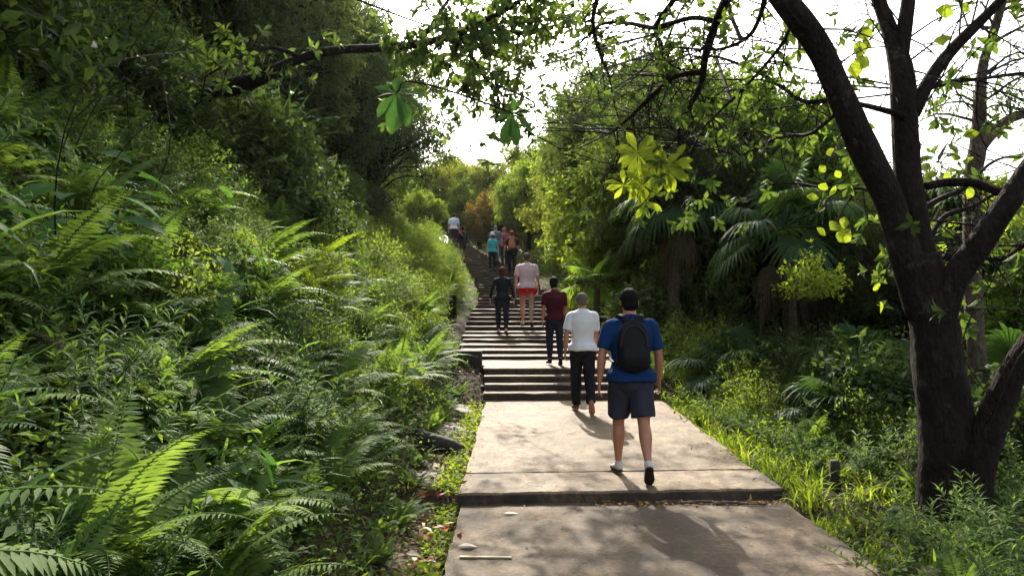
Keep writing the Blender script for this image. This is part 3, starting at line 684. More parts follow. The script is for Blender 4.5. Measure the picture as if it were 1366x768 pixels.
# palms
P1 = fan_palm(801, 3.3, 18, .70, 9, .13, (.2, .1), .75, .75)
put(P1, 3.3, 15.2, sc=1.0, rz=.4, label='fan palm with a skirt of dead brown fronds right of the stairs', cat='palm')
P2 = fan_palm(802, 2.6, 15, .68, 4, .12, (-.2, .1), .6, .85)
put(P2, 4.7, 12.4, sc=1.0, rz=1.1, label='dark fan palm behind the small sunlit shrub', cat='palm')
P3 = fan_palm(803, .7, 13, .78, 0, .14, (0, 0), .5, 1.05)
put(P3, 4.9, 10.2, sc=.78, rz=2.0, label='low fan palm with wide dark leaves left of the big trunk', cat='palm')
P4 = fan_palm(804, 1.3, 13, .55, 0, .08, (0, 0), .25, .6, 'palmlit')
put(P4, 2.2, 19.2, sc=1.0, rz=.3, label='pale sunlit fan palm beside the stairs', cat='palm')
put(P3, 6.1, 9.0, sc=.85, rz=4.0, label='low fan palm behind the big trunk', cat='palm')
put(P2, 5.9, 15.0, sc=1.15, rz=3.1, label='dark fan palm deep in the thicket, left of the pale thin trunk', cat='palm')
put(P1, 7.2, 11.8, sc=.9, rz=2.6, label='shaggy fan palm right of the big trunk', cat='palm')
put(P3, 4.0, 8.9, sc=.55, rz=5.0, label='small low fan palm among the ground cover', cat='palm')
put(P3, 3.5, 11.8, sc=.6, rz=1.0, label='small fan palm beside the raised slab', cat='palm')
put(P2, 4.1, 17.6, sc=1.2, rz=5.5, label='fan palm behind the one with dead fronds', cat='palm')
# shaded shrubs under the palms
for (x, y, d) in scatter(120, 7, 30, 1.7, 11, 1, 1.0, .65):
    p = D1 if RG.random() < .4 else D2
    put(p, x, y, sc=RG.uniform(.6, 1.2)*(1 if y < 15 else 1.45), label='dark shaded shrub under the fan palms' if p is D1 else 'leafy shrub under the fan palms', cat='shrub', group=('dark' if p is D1 else 'leafy')+' shrubs under the palms', dz=-.1)
for (x, y, sc_) in ((3.1, 9.6, .5), (3.4, 10.7, .6), (3.3, 12.4, .7), (3.0, 13.8, .7), (3.9, 8.2, .5), (4.5, 9.3, .7), (2.7, 15.6, .7), (5.4, 9.6, .8)):
    put(LB, x, y, sc=sc_, label='low rounded shrub in front of the fan palms', cat='shrub', group='low rounded shrubs in front of the palms')
DS = strap(770, 60, .95, .026, 60, 1.7, .1).build('strap_plant', M['palm'])
for (x, y) in ((4.6, 7.6), (5.2, 8.4), (3.9, 9.8), (5.6, 7.4), (3.4, 8.4), (6.4, 8.0), (4.3, 11.0)):
    put(DS, x, y, sc=RG.uniform(.8, 1.1), label='dark clump of long drooping blades left of the big trunk', cat='strap-leaved plant', group='dark drooping blade clumps')

# ------------------------------------------------------------------ the big forked tree on the right, and its neighbour
def limb(mb, pts, n=None, sides=12, wob=.1, seed=0):
    """pts: (u, v, depth, diameter in photo px)"""
    Q = np.array([[*at(u, v, y), w*.9/FPX*y/2] for u, v, y, w in pts])
    S = spline(Q, n or len(pts)*5)
    r_ = np.random.default_rng(seed)
    nz_ = np.cumsum(r_.normal(0, .0022, (len(S)+8, 3)), 0); nz_ = sum(nz_[k:k+len(S)] for k in range(9))/9; P = S[:, :3]+nz_-nz_[0]
    tube(mb, P, np.maximum(S[:, 3], .003), sides, wob=wob, rng=r_, cap=True)
    return P, S[:, 3]
bt = empty('forked_tree', at(1262, 690, 6.2)); tag(bt, 'large dark forked tree beside the path on the right', 'tree')
off = -np.array(bt.location)
tk = MB(); L_ = []
L_.append(limb(tk, [(1268, 735, 6.2, 135), (1264, 690, 6.2, 100), (1261, 630, 6.2, 84), (1257, 560, 6.2, 76), (1248, 480, 6.2, 70), (1237, 400, 6.2, 66), (1222, 330, 6.2, 58)], 90, 30, .055, 1))
A = limb(tk, [(1232, 420, 6.2, 50), (1210, 340, 6.15, 46), (1190, 270, 6.1, 42), (1160, 205, 6.0, 42), (1130, 130, 5.9, 40), (1098, 60, 5.8, 38), (1055, 0, 5.7, 36), (990, -90, 5.6, 28), (930, -190, 5.6, 18)], 50, 14, .08, 2)
B = limb(tk, [(1246, 430, 6.25, 60), (1228, 340, 6.3, 46), (1218, 250, 6.35, 40), (1214, 170, 6.4, 38), (1211, 100, 6.45, 36), (1200, 50, 6.5, 26), (1176, -20, 6.6, 18), (1140, -120, 6.8, 10)], 44, 14, .08, 3)
B2 = limb(tk, [(1206, 80, 6.45, 22), (1214, 20, 6.45, 20), (1226, -60, 6.5, 15), (1240, -160, 6.6, 9)], 20, 10, .08, 4)
B3 = limb(tk, [(1222, 150, 6.4, 22), (1245, 105, 6.4, 20), (1275, 65, 6.4, 18), (1310, 30, 6.4, 16), (1350, -10, 6.4, 13), (1400, -70, 6.4, 9)], 24, 10, .08, 5)
Cc = limb(tk, [(1252, 430, 6.15, 44), (1270, 378, 6.05, 40), (1312, 322, 5.9, 36), (1352, 265, 5.8, 33), (1400, 200, 5.7, 34), (1480, 110, 5.6, 26), (1560, 0, 5.5, 18)], 34, 14, .08, 6)
D_ = limb(tk, [(1282, 680, 6.1, 70), (1302, 610, 6.0, 48), (1326, 550, 5.95, 42), (1355, 492, 5.85, 38), (1400, 430, 5.7, 34), (1470, 340, 5.6, 34), (1560, 240, 5.5, 22)], 34, 14, .08, 7)
E_ = limb(tk, [(1238, 248, 6.3, 12), (1268, 243, 6.3, 13), (1305, 245, 6.2, 13), (1340, 258, 6.0, 14)], 16, 8, .08, 8)
F_ = limb(tk, [(1232, 278, 6.3, 9), (1262, 262, 6.5, 8), (1290, 250, 6.7, 6), (1330, 215, 6.9, 4), (1380, 205, 7, 3)], 18, 6)
G_ = limb(tk, [(1240, 320, 6.25, 8), (1262, 288, 6.4, 8), (1300, 275, 6.6, 6), (1345, 250, 6.8, 4)], 14, 6)
Hh_ = limb(tk, [(1214, 155, 6.35, 9), (1196, 148, 6.3, 9), (1150, 137, 6.6, 7), (1110, 133, 6.8, 8), (1076, 135, 7.0, 7), (1050, 118, 7.2, 6), (1021, 100, 7.4, 5), (966, 77, 7.6, 4), (930, 76, 7.8, 3)], 34, 7)
I_ = limb(tk, [(1235, 330, 6.2, 4), (1170, 256, 7.0, 5), (1110, 252, 7.4, 4), (1060, 245, 7.8, 3), (1010, 250, 8, 2)], 20, 5)
overs = [limb(tk, p, 26, 7, .1, 20+k) for k, p in enumerate((
    [(1010, -60, 5.7, 20), (985, -30, 6.2, 17), (962, 18, 6.8, 13), (945, 70, 7.2, 11), (938, 112, 7.4, 9), (918, 148, 7.6, 7), (908, 165, 7.7, 6), (910, 205, 7.8, 4)],
    [(940, 93, 7.3, 9), (905, 100, 7.5, 8), (872, 124, 7.8, 7), (842, 153, 8.1, 5), (815, 176, 8.4, 3)],
    [(958, 24, 6.9, 9), (925, 20, 7.2, 8), (876, 34, 7.6, 8), (840, 29, 8.0, 6), (804, 31, 8.4, 4), (770, 60, 8.8, 3), (735, 75, 9.0, 2)],
    [(905, -10, 7.2, 9), (878, 32, 7.6, 7), (886, 60, 7.7, 5), (892, 100, 7.8, 3)],
    [(1060, 30, 6.1, 6), (1040, 65, 6.6, 5), (990, 120, 7.2, 4), (940, 170, 7.8, 3), (915, 230, 8, 2)],
    [(1236, 118, 6.4, 8), (1275, 106, 6.5, 7), (1310, 104, 6.6, 6), (1370, 95, 6.8, 5)],
    [(1030, -40, 5.8, 12), (1020, 10, 6.3, 8), (1000, 45, 6.8, 6), (960, 62, 7.2, 4), (900, 60, 7.6, 3)],
    [(1130, 140, 6.0, 7), (1085, 175, 6.6, 5), (1045, 180, 7.2, 4), (990, 205, 7.8, 2)],
    [(840, -60, 7.6, 10), (800, -10, 8.2, 7), (795, 40, 8.6, 5), (815, 100, 8.8, 3)],
    [(1340, 270, 6.0, 9), (1310, 300, 6.3, 6), (1290, 330, 6.6, 4)], [(1400, 300, 6.6, 9), (1340, 345, 6.9, 6), (1290, 345, 7.1, 3)]))]
tr_ = np.random.default_rng(91)
SD = np.array([-.0892, .783, .6157])
def shades(c, rad, base=(1.4, 7.6, 3.05)):
    q = np.asarray(c)-np.array(base); t_ = float(q@SD); return t_ > .2 and np.linalg.norm(q-SD*t_) < rad
RL = leaf_t(3, .40, .14, .22, .62)
def rosette(mb, tip, d, smin=.075, smax=.145):
    n = tr_.integers(6, 11); a = np.arange(n)*2.399+tr_.random()*6; d = norm(d); e1 = norm(np.cross(d, np.array([.3, .2, .9]))); e2 = np.cross(d, e1)
    k = tr_.uniform(.35, 1.1, n)[:, None]
    DD = (np.cos(a)[:, None]*e1+np.sin(a)[:, None]*e2)*k+d*(.75-.3*k)-UP*.12+tr_.normal(0, .12, (n, 3))
    place(mb, RL, tip+d*tr_.uniform(-.03, .03, n)[:, None], DD, d[None]+tr_.normal(0, .25, (n, 3))+UP*.3, tr_.uniform(smin, smax, n), tr_.random()*.4+tr_.random(n)*.6)
cw = MB(); ends = []
def twigs(P, r0, n, L, depth=0, leafy=.5):
    for k in range(n):
        i_ = tr_.integers(2, len(P)); b = P[i_]; d = norm(rvec(tr_, 1)[0]+norm(P[i_]-P[i_-1])*.7+np.array([0, .15, .1]))
        l_ = L*tr_.uniform(.45, 1.1)
        mid = b+d*l_*.5+tr_.normal(0, .06, 3)*l_; tip = b+d*l_+tr_.normal(0, .12, 3)*l_-UP*.1*l_
        Q = spline([b, mid, tip], 6); tube(tk, Q, np.linspace(r0, r0*.35, 6), 4)
        if depth: twigs(Q, r0*.6, 3, L*.55, depth-1, leafy)
        elif tr_.random() < leafy: ends.append((tip, d))
for P, r_ in overs: twigs(P, .008, 22, .8, 1, .42)
for P in (Hh_[0], I_[0], F_[0], G_[0]): twigs(P, .006, 10, .6, 1, .12)
for P in (A[0][30:], B[0][22:], B2[0], B3[0][6:], Cc[0][14:], D_[0][18:]): twigs(P, .010, 10, 1.1, 1, .2)
for tip, d in ends:
    if not shades(tip, .75): rosette(cw, tip, d)
# higher crown above the picture, whose shade dapples the path
hi = []
for k in range(48):
    c = np.array([tr_.uniform(.2, 7.5), tr_.uniform(5, 13), tr_.uniform(7.2, 9.6)]); hi.append(c)
for k in range(10):
    hi.append(np.array([tr_.uniform(-1.0, 2.6), tr_.uniform(9.8, 13.6), tr_.uniform(5.3, 7.6)]))
for c in hi:
    src = overs[tr_.integers(len(overs)-3)][0][14] if c[2] < 7.1 and c[1] > 9.7 and c[0] < 2.7 else [A[0][-1], B[0][-1], B2[0][-1], B3[0][-1], Cc[0][-1]][tr_.integers(5)]
    if shades(c, 1.3): continue
    Q = spline([src, (src+c)/2+UP*.2, c], 7); tube(tk, Q, np.linspace(.022 if c[2] < 7.1 else .05, .008, 7), 5)
    for q in range(8):
        tip = c+rvec(tr_, 1)[0]*tr_.uniform(.3, .8); n = 9
        O = tip+tr_.normal(0, .16, (n, 3)); place(cw, LEAFR, O, rvec(tr_, n), UP+tr_.normal(0, .5, (n, 3)), tr_.uniform(.08, .14, n), tr_.random(n))
def shift(o): o.data.transform(Matrix.Translation(Vector(off)))
tk_x, cw_x = tk, cw
for k in range(46):
    z_ = tr_.uniform(3.9, 5.9); tx, ty = tr_.uniform(-.7, 2.6), tr_.uniform(3.6, 6.4); c = np.array([tx-.146*z_, ty+1.27*z_, z_])
    if shades(c, .9): continue
    P = overs[tr_.integers(len(overs)-3)][0]; sq = P[np.argmin(np.linalg.norm(P-c, axis=1))]
    R_ = spline([sq, sq*.6+c*.4+tr_.normal(0, .22, 3), sq*.25+c*.75+tr_.normal(0, .15, 3), c], 10); tube(tk_x, R_, np.linspace(.009, .004, 10), 4)
    for q in range(4):
        tip = c+rvec(tr_, 1)[0]*tr_.uniform(.05, .32); tube(tk_x, np.stack([c, (c+tip)/2, tip]), .004, 3); rosette(cw_x, tip, tip-c+rvec(tr_, 1)[0]*.1)
o = tk.build('trunk', M['bark'], bt); shift(o); o = cw.build('crown', M['canopy'], bt); shift(o)
# big single leaves lit from behind
rb = empty('leafy_vine', at(1150, 300, 6.0)); tag(rb, 'climbing vine with large round bright leaves around the big forked trunk', 'vine')
mb_ = MB(); ms_ = MB(); off2 = -np.array(rb.location)
for (u, v, y, n, s) in ((1120, 290, 6.6, 5, .12), (1100, 275, 6.8, 3, .10), (1125, 315, 6.5, 1, .17), (1145, 50, 6.2, 6, .15), (1150, 80, 6.2, 4, .14), (1255, 215, 6.6, 6, .12), (1270, 195, 6.8, 2, .13), (1110, 210, 7.6, 5, .11), (1245, 300, 7.6, 8, .13), (1320, 330, 7.6, 8, .14), (1250, 350, 7.8, 6, .14), (1260, 25, 6.3, 4, .14), (1180, 370, 7.2, 5, .12), (1345, 300, 7.4, 9, .13)):
    c = at(u, v, y); O = c+tr_.normal(0, .11, (n, 3)); D = rvec(tr_, n); D[:, 2] -= .3
    place(mb_, LEAFROUND, O, D, rvec(tr_, n)*.6+np.array([0, -.7, .4]), s*tr_.uniform(.8, 1.2, n), .5+tr_.random(n)*.5)
    for q in range(n): tube(ms_, spline([c+np.array([.15, .1, .2]), c, O[q]], 6), .004, 4)
shift_ = Matrix.Translation(Vector(off2))
def join(a_, b_):
    V, F, R, I = b_.arrays(); a_.add(V, F, R, 1); return a_
o = join(mb_, ms_).build('foliage', [M['lime'], M['bark2']], rb); o.data.transform(shift_)
# glowing rosettes hanging over the path
ro = empty('rosette_branch', at(865, 225, 7.6)); tag(ro, 'hanging twig with glowing yellow-green leaf rosettes over the path', 'leafy branch')
off3 = Matrix.Translation(-Vector(ro.location)); mb_ = MB(); ms_ = MB()
root_p = at(910, 200, 7.8)
for (u, v, n, s) in ((852, 203, 13, .27), (888, 222, 13, .27), (858, 246, 10, .25), (862, 268, 5, .2), (833, 246, 7, .22), (900, 215, 6, .2)):
    c = at(u, v, 7.6+tr_.uniform(-.15, .15)); a = np.arange(n)*2.399+tr_.random()*3
    D = np.c_[np.cos(a), tr_.normal(0, .35, n), np.sin(a)*.9-.1]
    N = np.tile(np.array([0, -1, .25]), (n, 1))+tr_.normal(0, .3, (n, 3))
    place(mb_, leaf_t(5, .36, .16, .3, .66), np.repeat(c[None], n, 0), D, N, s*tr_.uniform(.75, 1.1, n), .45+tr_.random(n)*.55)
    tube(ms_, spline([root_p, (root_p+c)/2+UP*.05, c], 7), np.linspace(.008, .004, 7), 5)
o = join(mb_, ms_).build('foliage', [M['lime'], M['bark']], ro); o.data.transform(off3)
# pale slim tree behind
st = empty('slim_tree', at(1308, 560, 8.6)); tag(st, 'slim pale-barked tree standing behind the forked tree', 'tree')
off4 = Matrix.Translation(-Vector(st.location)); tk2 = MB(); cw2 = MB()
s1 = limb(tk2, [(1310, 640, 8.6, 32), (1306, 540, 8.6, 28), (1301, 460, 8.6, 25), (1298, 380, 8.6, 24), (1298, 300, 8.6, 24), (1301, 230, 8.6, 25), (1308, 190, 8.6, 24), (1312, 130, 8.6, 17), (1318, 80, 8.6, 14), (1335, 30, 8.6, 13), (1350, -40, 8.6, 11), (1345, -160, 8.6, 7)], 60, 12, .08, 40)
s2 = limb(tk2, [(1308, 200, 8.6, 19), (1325, 180, 8.6, 17), (1350, 158, 8.6, 15), (1385, 140, 8.6, 13), (1440, 80, 8.6, 9), (1500, -30, 8.6, 6)], 24, 10, .08, 41)
for k in range(34):
    P = (s1[0][34:], s2[0][8:])[k % 2]; b = P[tr_.integers(len(P))]; d = rvec(tr_, 1)[0]; d[2] = abs(d[2])*.4; tip = b+d*tr_.uniform(.5, 1.5)
    Q = spline([b, (b+tip)/2+UP*.1, tip-UP*.2], 7); tube(tk2, Q, np.linspace(.02, .004, 7), 4)
    if k % 2:
        for q in (3, 4, 5, 6):
            n = 22; place(cw2, LEAFRN, np.repeat(Q[q][None], n, 0)+tr_.normal(0, .1, (n, 3)), rvec(tr_, n)-UP*.4, UP+tr_.normal(0, .4, (n, 3)), tr_.uniform(.07, .14, n), tr_.random(n))
o = tk2.build('trunk', M['bark2'], st); o.data.transform(off4); o = cw2.build('crown', M['mid'], st); o.data.transform(off4)
# the overhanging dark limb from the left wood, a tree of its own
ot = empty('overhanging_tree', (-4.4, 9.2, float(H(-4.4, 9.2)))); tag(ot, 'leaning tree of the left bank whose long dark bough crosses the top of the view', 'tree')
off5 = Matrix.Translation(-Vector(ot.location)); tk3 = MB(); cw3 = MB()
bz = float(H(-4.4, 9.2)); b0 = np.array([-4.4, 9.2, bz-.3])
j = at(355, 95, 9.0)
Q = spline([b0, b0+np.array([.1, 0, .9]), j+np.array([-.35, .1, -.1]), j], 14); tube(tk3, Q, np.linspace(.16, .085, 14), 10, wob=.1, rng=tr_)
o1 = limb(tk3, [(352, 96, 9.0, 17), (385, 80, 9.0, 14), (440, 64, 9.0, 13), (500, 60, 9.0, 12), (560, 54, 9.0, 11), (610, 38, 9.0, 10), (650, 20, 9.0, 8), (690, -3, 9.0, 7), (740, -50, 9.0, 4)], 40, 9, .08, 50)
for (P_x, n_x) in ((o1[0][10:], 0),): pass
o2 = limb(tk3, [(400, 74, 9.0, 7), (360, 60, 8.8, 6), (320, 72, 8.6, 5), (270, 100, 8.4, 3)], 16, 6)
o3 = limb(tk3, [(618, 34, 9.0, 6), (608, 62, 8.9, 5), (592, 85, 8.8, 3)], 10, 5)
o4 = limb(tk3, [(560, 52, 9.0, 6), (600, -10, 9.1, 5), (650, -80, 9.2, 4), (690, -150, 9.3, 3)], 12, 5)
o5 = limb(tk3, [(640, 26, 9.0, 6), (690, 40, 9.2, 5), (720, 35, 9.4, 4), (770, 25, 9.8, 3), (820, 30, 10.2, 2)], 16, 5)
o6 = limb(tk3, [(610, 38, 9, 5), (640, 90, 9.2, 4), (665, 130, 9.2, 3), (680, 160, 9.2, 2)], 12, 5)
for P, n_ in ((o1[0][16:], 70), (o5[0], 50), (o6[0], 30), (o3[0], 14), (o4[0], 44), (o2[0], 16)):
    for k in range(n_):
        b = P[tr_.integers(len(P))]; d = rvec(tr_, 1)[0]-UP*.35; tip = b+d*tr_.uniform(.2, .75)
        Q = spline([b, (b+tip)/2, tip], 5); tube(tk3, Q, np.linspace(.008, .003, 5), 4)
        for q in (2, 4): rosette(cw3, Q[q], norm(tip-b)+rvec(tr_, 1)[0]*.5, .08, .17)
o = tk3.build('trunk', M['bark'], ot); o.data.transform(off5); o = cw3.build('crown', M['canopy'], ot); o.data.transform(off5)
# added tree, mostly above the view, its leaf clumps placed to dapple the slabs
at_ = empty('added_shade_tree', (-5.6, 17.5, float(H(-5.6, 17.5)))); tag(at_, 'added tree by the left wood, its crown shaped high overhead to shade the path', 'tree')
off6 = Matrix.Translation(-Vector(at_.location)); tk4 = MB(); cw4 = MB(); b0 = np.array(at_.location)
Q = spline([b0-UP*.3, b0+UP*2.5, b0+np.array([.6, -.2, 4.2]), np.array([-3.4, 17, 9.3]), np.array([-.8, 16.5, 10.3]), np.array([1.4, 17, 10.4])], 30)
tube(tk4, Q, np.linspace(.2, .04, 30), 9, wob=.1, rng=tr_)
for k in range(30):
    z_ = tr_.uniform(8.9, 10.8) if k % 2 else tr_.uniform(6.3, 8.2); tx, ty = tr_.uniform(-.7, 2.9), tr_.uniform(3.4, 6.1) if k % 4 else tr_.uniform(6.5, 9.5)
    c = np.array([tx-.146*z_, ty+1.27*z_, z_]); sq = Q[14+tr_.integers(16)]
    if shades(c, 1.2): continue
    R_ = spline([sq, (sq+c)/2+tr_.normal(0, .2, 3), c], 7); tube(tk4, R_, np.linspace(.03, .008, 7), 4)
    for q in range(7):
        tip = c+rvec(tr_, 1)[0]*tr_.uniform(.08, .38); n = 12
        place(cw4, LEAFR, tip+tr_.normal(0, .13, (n, 3)), rvec(tr_, n), UP+tr_.normal(0, .5, (n, 3)), tr_.uniform(.09, .16, n), tr_.random(n))
o = tk4.build('trunk', M['bark'], at_); o.data.transform(off6); o = cw4.build('crown', M['canopy'], at_); o.data.transform(off6)
# large-leaved sprig and the hanging leaf
def sprig(u, v, y, spec, label, mat, hang):
    e = empty('leafy_sprig', at(u, v, y)); tag(e, label, 'leafy branch'); a_ = MB(); b_ = MB(); c = np.zeros(3)
    for (dx, dy, dz, s, rv_) in spec:
        place(a_, LEAFO, c[None], np.array([[dx, dy, dz]]), np.array([[0, -.5, .8]])+tr_.normal(0, .2, (1, 3)), [s*.78], np.array([rv_]))
    tube(b_, spline([c, c+np.array([.2, .1, .12]), np.array(hang)], 9), np.linspace(.006, .012, 9), 5)
    a_.build('leaves', M[mat], e); b_.build('stem', M['bark'], e)
sprig(527, 122, 6.2, [(-.9, 0, .45, .26, .2), (-.1, .3, 1, .24, .9), (.3, -.2, .8, .2, .7), (1, -.1, .1, .3, .9), (1, .3, -.35, .34, .3), (-.5, -.3, -.6, .34, .5), (.05, -.5, -.9, .5, .35), (.45, -.3, -.9, .4, .3), (-1, .2, .05, .25, .1), (.7, .1, .45, .22, .8)],
      'rosette of big glossy leaves hanging under the dark bough', 'broad', (1.1, 2.6, .5))
sprig(683, 150, 6.4, [(-.35, 0, -1, .34, .2), (.1, -.2, -1, .36, .1), (.8, 0, -.5, .3, .7), (-.9, 0, -.2, .2, .6), (.9, .1, .3, .22, .8), (.2, .1, .9, .2, .6)],
      'few broad drooping leaves against the bright sky above the stairs', 'broad', (-.2, 2.7, 1.1))

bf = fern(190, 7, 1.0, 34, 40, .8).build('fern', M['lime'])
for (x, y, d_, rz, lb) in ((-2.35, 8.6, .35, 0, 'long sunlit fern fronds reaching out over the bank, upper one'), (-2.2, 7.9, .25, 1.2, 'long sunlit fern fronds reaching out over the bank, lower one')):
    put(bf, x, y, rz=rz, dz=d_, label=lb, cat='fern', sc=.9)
BL = strap(780, 34, .85, .034, 58, 1.7, .08).build('broad_blade_plant', M['grass'])
for (x, y, sc_, lb) in ((2.95, 4.7, .75, 'clump of wide arching blades at the lower right corner'), (3.35, 5.4, .8, 'clump of wide arching blades in front of the big trunk'), (-1.75, 3.6, .9, 'clump of wide arching blades low in the left foreground'), (-2.5, 3.3, 1.0, 'clump of wide arching blades at the far left foreground'), (-2.0, 4.9, .9, 'clump of wide arching blades among the left ferns')):
    put(BL, x, y, sc=sc_, label=lb, cat='plant')

# ------------------------------------------------------------------ stones, posts, debris
def rock(seed, sx, sy, sz, n=14, rough=.16):
    r_ = np.random.default_rng(seed); th = np.linspace(0, PI, n); ph = np.linspace(0, 2*PI, 2*n, endpoint=False)
    D = np.stack([np.outer(np.sin(th), np.cos(ph)), np.outer(np.sin(th), np.sin(ph)), np.outer(np.cos(th), np.ones(2*n))], -1)
    k = r_.normal(0, 2.2, (9, 3)); p = r_.random(9)*6.28
    f = 1+rough*sum(np.sin(D@k[i_]+p[i_]) for i_ in range(9))/3
    D = np.sign(D)*np.abs(D)**.55*f[..., None]; V = (D*np.array([sx, sy, sz])/2).reshape(-1, 3)
    i_ = np.arange(n-1)[:, None]*2*n; j_ = np.arange(2*n)[None]; j2 = (j_+1) % (2*n)
    F = np.stack([i_+j_, i_+2*n+j_, i_+2*n+j2, i_+j2], -1).reshape(-1, 4)
    m_ = MB(); m_.add(V, F); return m_
def single(mb, name, mat, loc, label, cat, rot=(0, 0, 0), smooth=True, group=None):
    o = mb.build(name, mat, smooth=smooth); o.location = loc; o.rotation_euler = rot; tag(o, label, cat, group); return o
single(rock(1, .62, 1.0, .14), 'stone_slab', M['slab'], (-.80, 10.6, .20), 'flat mossy stone in the gutter, the farthest one below the dark block', 'stone', (0, .05, .2))
single(rock(2, .58, 1.1, .14), 'stone_slab', M['slab'], (-.76, 9.15, .13), 'flat pale stone in the gutter, middle one of the row', 'stone', (.03, .04, .1))
single(rock(3, .6, 1.0, .16), 'stone_slab', M['slab'], (-.80, 7.1, .03), 'flat fern-covered stone in the gutter beside the raised slab edge', 'stone', (.02, .08, -.1))
lg = MB(); tube(lg, spline([(-.28, 0, .05), (-.05, .02, 0), (.15, 0, -.02), (.28, -.02, -.06)], 12), np.array([.07, .085, .09, .095, .09, .09, .085, .085, .08, .075, .07, .06]), 12, wob=.18, rng=tr_, cap=True)
single(lg, 'log', M['darkstone'], (-.80, 7.95, .22), 'short dark wet log leaning out of the bank over the gutter', 'log', (0, .1, -.1))
m_ = MB(); box(m_, (-.27, -.2, -.6), (.27, .2, .22)); o = single(m_, 'masonry_block', M['darkstone'], (-.80, 13.1, .72), 'dark square masonry block left of the steps', 'stone block', smooth=False); bevel(o, .025, 3)
m_ = MB(); box(m_, (-.18, -.15, -.4), (.16, .15, .12)); o = single(m_, 'drain_gap_block', M['darkstone'], (-.62, 12.2, .3), 'black block standing in for the dark drain gap below the masonry block', 'stone', smooth=False); bevel(o, .03, 3)  # dark box drawn in place of the shaded drain opening
m_ = MB(); tube(m_, spline([(0, 0, -.3), (-.03, 0, .1), (-.05, 0, .4), (-.06, 0, .62)], 12), np.array([.2, .17, .16, .155, .15, .15, .15, .15, .155, .16, .165, .15]), 12, wob=.1, rng=tr_, cap=True)
single(m_, 'stump', M['bark'], (at(603, 405, 21)[0], 21, float(H(at(603, 405, 21)[0], 21))-.0), 'dark cut tree stump standing in the sunlit weeds left of the stairs', 'stump')
for (x, y, h, lb) in ((2.98, 6.9, .27, 'small dark post in the grass beside the raised slab'), (2.98, 5.85, .24, 'small dark post in the grass left of the big trunk')):
    m_ = MB(); tube(m_, [(0, 0, -.15), (.003, 0, h*.5), (0, .004, h), (0, .004, h+.012)], [.05, .047, .045, .03], 10, cap=True, wob=.08, rng=tr_)
    single(m_, 'marker_post', M['darkstone'], (x, y, float(H(x, y))), lb, 'post')
single(rock(8, .2, .16, .09), 'stone', M['slab'], (2.62, 4.7, -.04), 'brown rounded stone in the weeds at the lower right', 'stone')
# bamboo strip, pale leaves, driftwood on the slab
m_ = MB(); box(m_, (-.17, -.013, 0), (.17, .013, .012)); o = single(m_, 'bamboo_strip', plain('dry_bamboo', (.36, .31, .17), .6, .25, 20), (at(648, 744, 4.9)[0], 4.9, .002), 'pale flat bamboo strip lying on the lower slab', 'stick', (0, 0, -.03), smooth=False); bevel(o, .004, 2)
lf = MB(); place(lf, leaf_t(6, .55, .05, .05), np.zeros((1, 3)), np.array([[1, .05, 0.]]), UP[None], [.12], np.array([.9]))
pl = plain('pale_dry_leaf', (.55, .47, .36), .7, .2, 14)
single(lf, 'pale_leaf', pl, (at(680, 681, 5.95)[0]-.05, 5.95, .012), 'single pale dry leaf on the lower slab', 'leaf')
lf = MB(); place(lf, leaf_t(6, .5, .2, .1), np.zeros((1, 3)), np.array([[1, .2, 0.]]), UP[None], [.13], np.array([.9]))
single(lf, 'pale_leaf', pl, (at(612, 726, 5.1)[0], 5.1, .015), 'curled pale leaf near the left edge of the lower slab', 'leaf')
for k, (u, v, y, l_) in enumerate(((950, 657, 6.25, .55), (985, 660, 6.22, .45), (905, 655, 6.27, .3))):
    m_ = MB(); tube(m_, spline([(-l_/2, 0, .012), (-.1, .03, .02), (.1, -.01, .015), (l_/2, .02, .012)], 12), np.linspace(.012, .005, 12), 6, wob=.3, rng=tr_)
    single(m_, 'twig', M['bark2'], (at(u, v, y)[0], y, .0), ('long brown twig', 'shorter brown twig', 'smallest brown twig')[k]+' lying against the foot of the raised slab', 'twig')
def litter_pts(n, fn, seed): 
    r_ = np.random.default_rng(seed); return np.array([fn(r_) for _ in range(n)])
def litter(name, pts, mat, size, label, seed, T=LEAF):
    r_ = np.random.default_rng(seed); n = len(pts); mb = MB(); D = rvec(r_, n); D[:, 2] *= .2
    place(mb, T, pts+np.c_[0*pts[:, :2], r_.uniform(.006, .02, n)], D, UP+r_.normal(0, .25, (n, 3)), size*r_.uniform(.5, 1.3, n), r_.random(n))
    tag(mb.build(name, M[mat]), label, kind='stuff')
litter('step_litter', litter_pts(340, lambda r_: (r_.uniform(.7, 2.3), 6.33-abs(r_.normal(0, .07)), 0), 5), 'litter', .05, 'brown leaf scraps along the foot of the raised slab', 5)
litter('path_litter', litter_pts(190, lambda r_: (r_.uniform(-.4, 2.3), r_.uniform(4, 6.2), 0), 6), 'litter', .03, 'small leaf scraps scattered on the lower slab', 6)
litter('raised_path_litter', litter_pts(170, lambda r_: (lambda y: (r_.choice([r_.uniform(-.4, 2.3), r_.uniform(-.42, -.1), r_.uniform(1.9, 2.3)]), y, .133+(y-7)*.0293))(r_.uniform(7.1, 11.3)), 7), 'litter', .035, 'small leaf scraps scattered on the raised slab', 7)
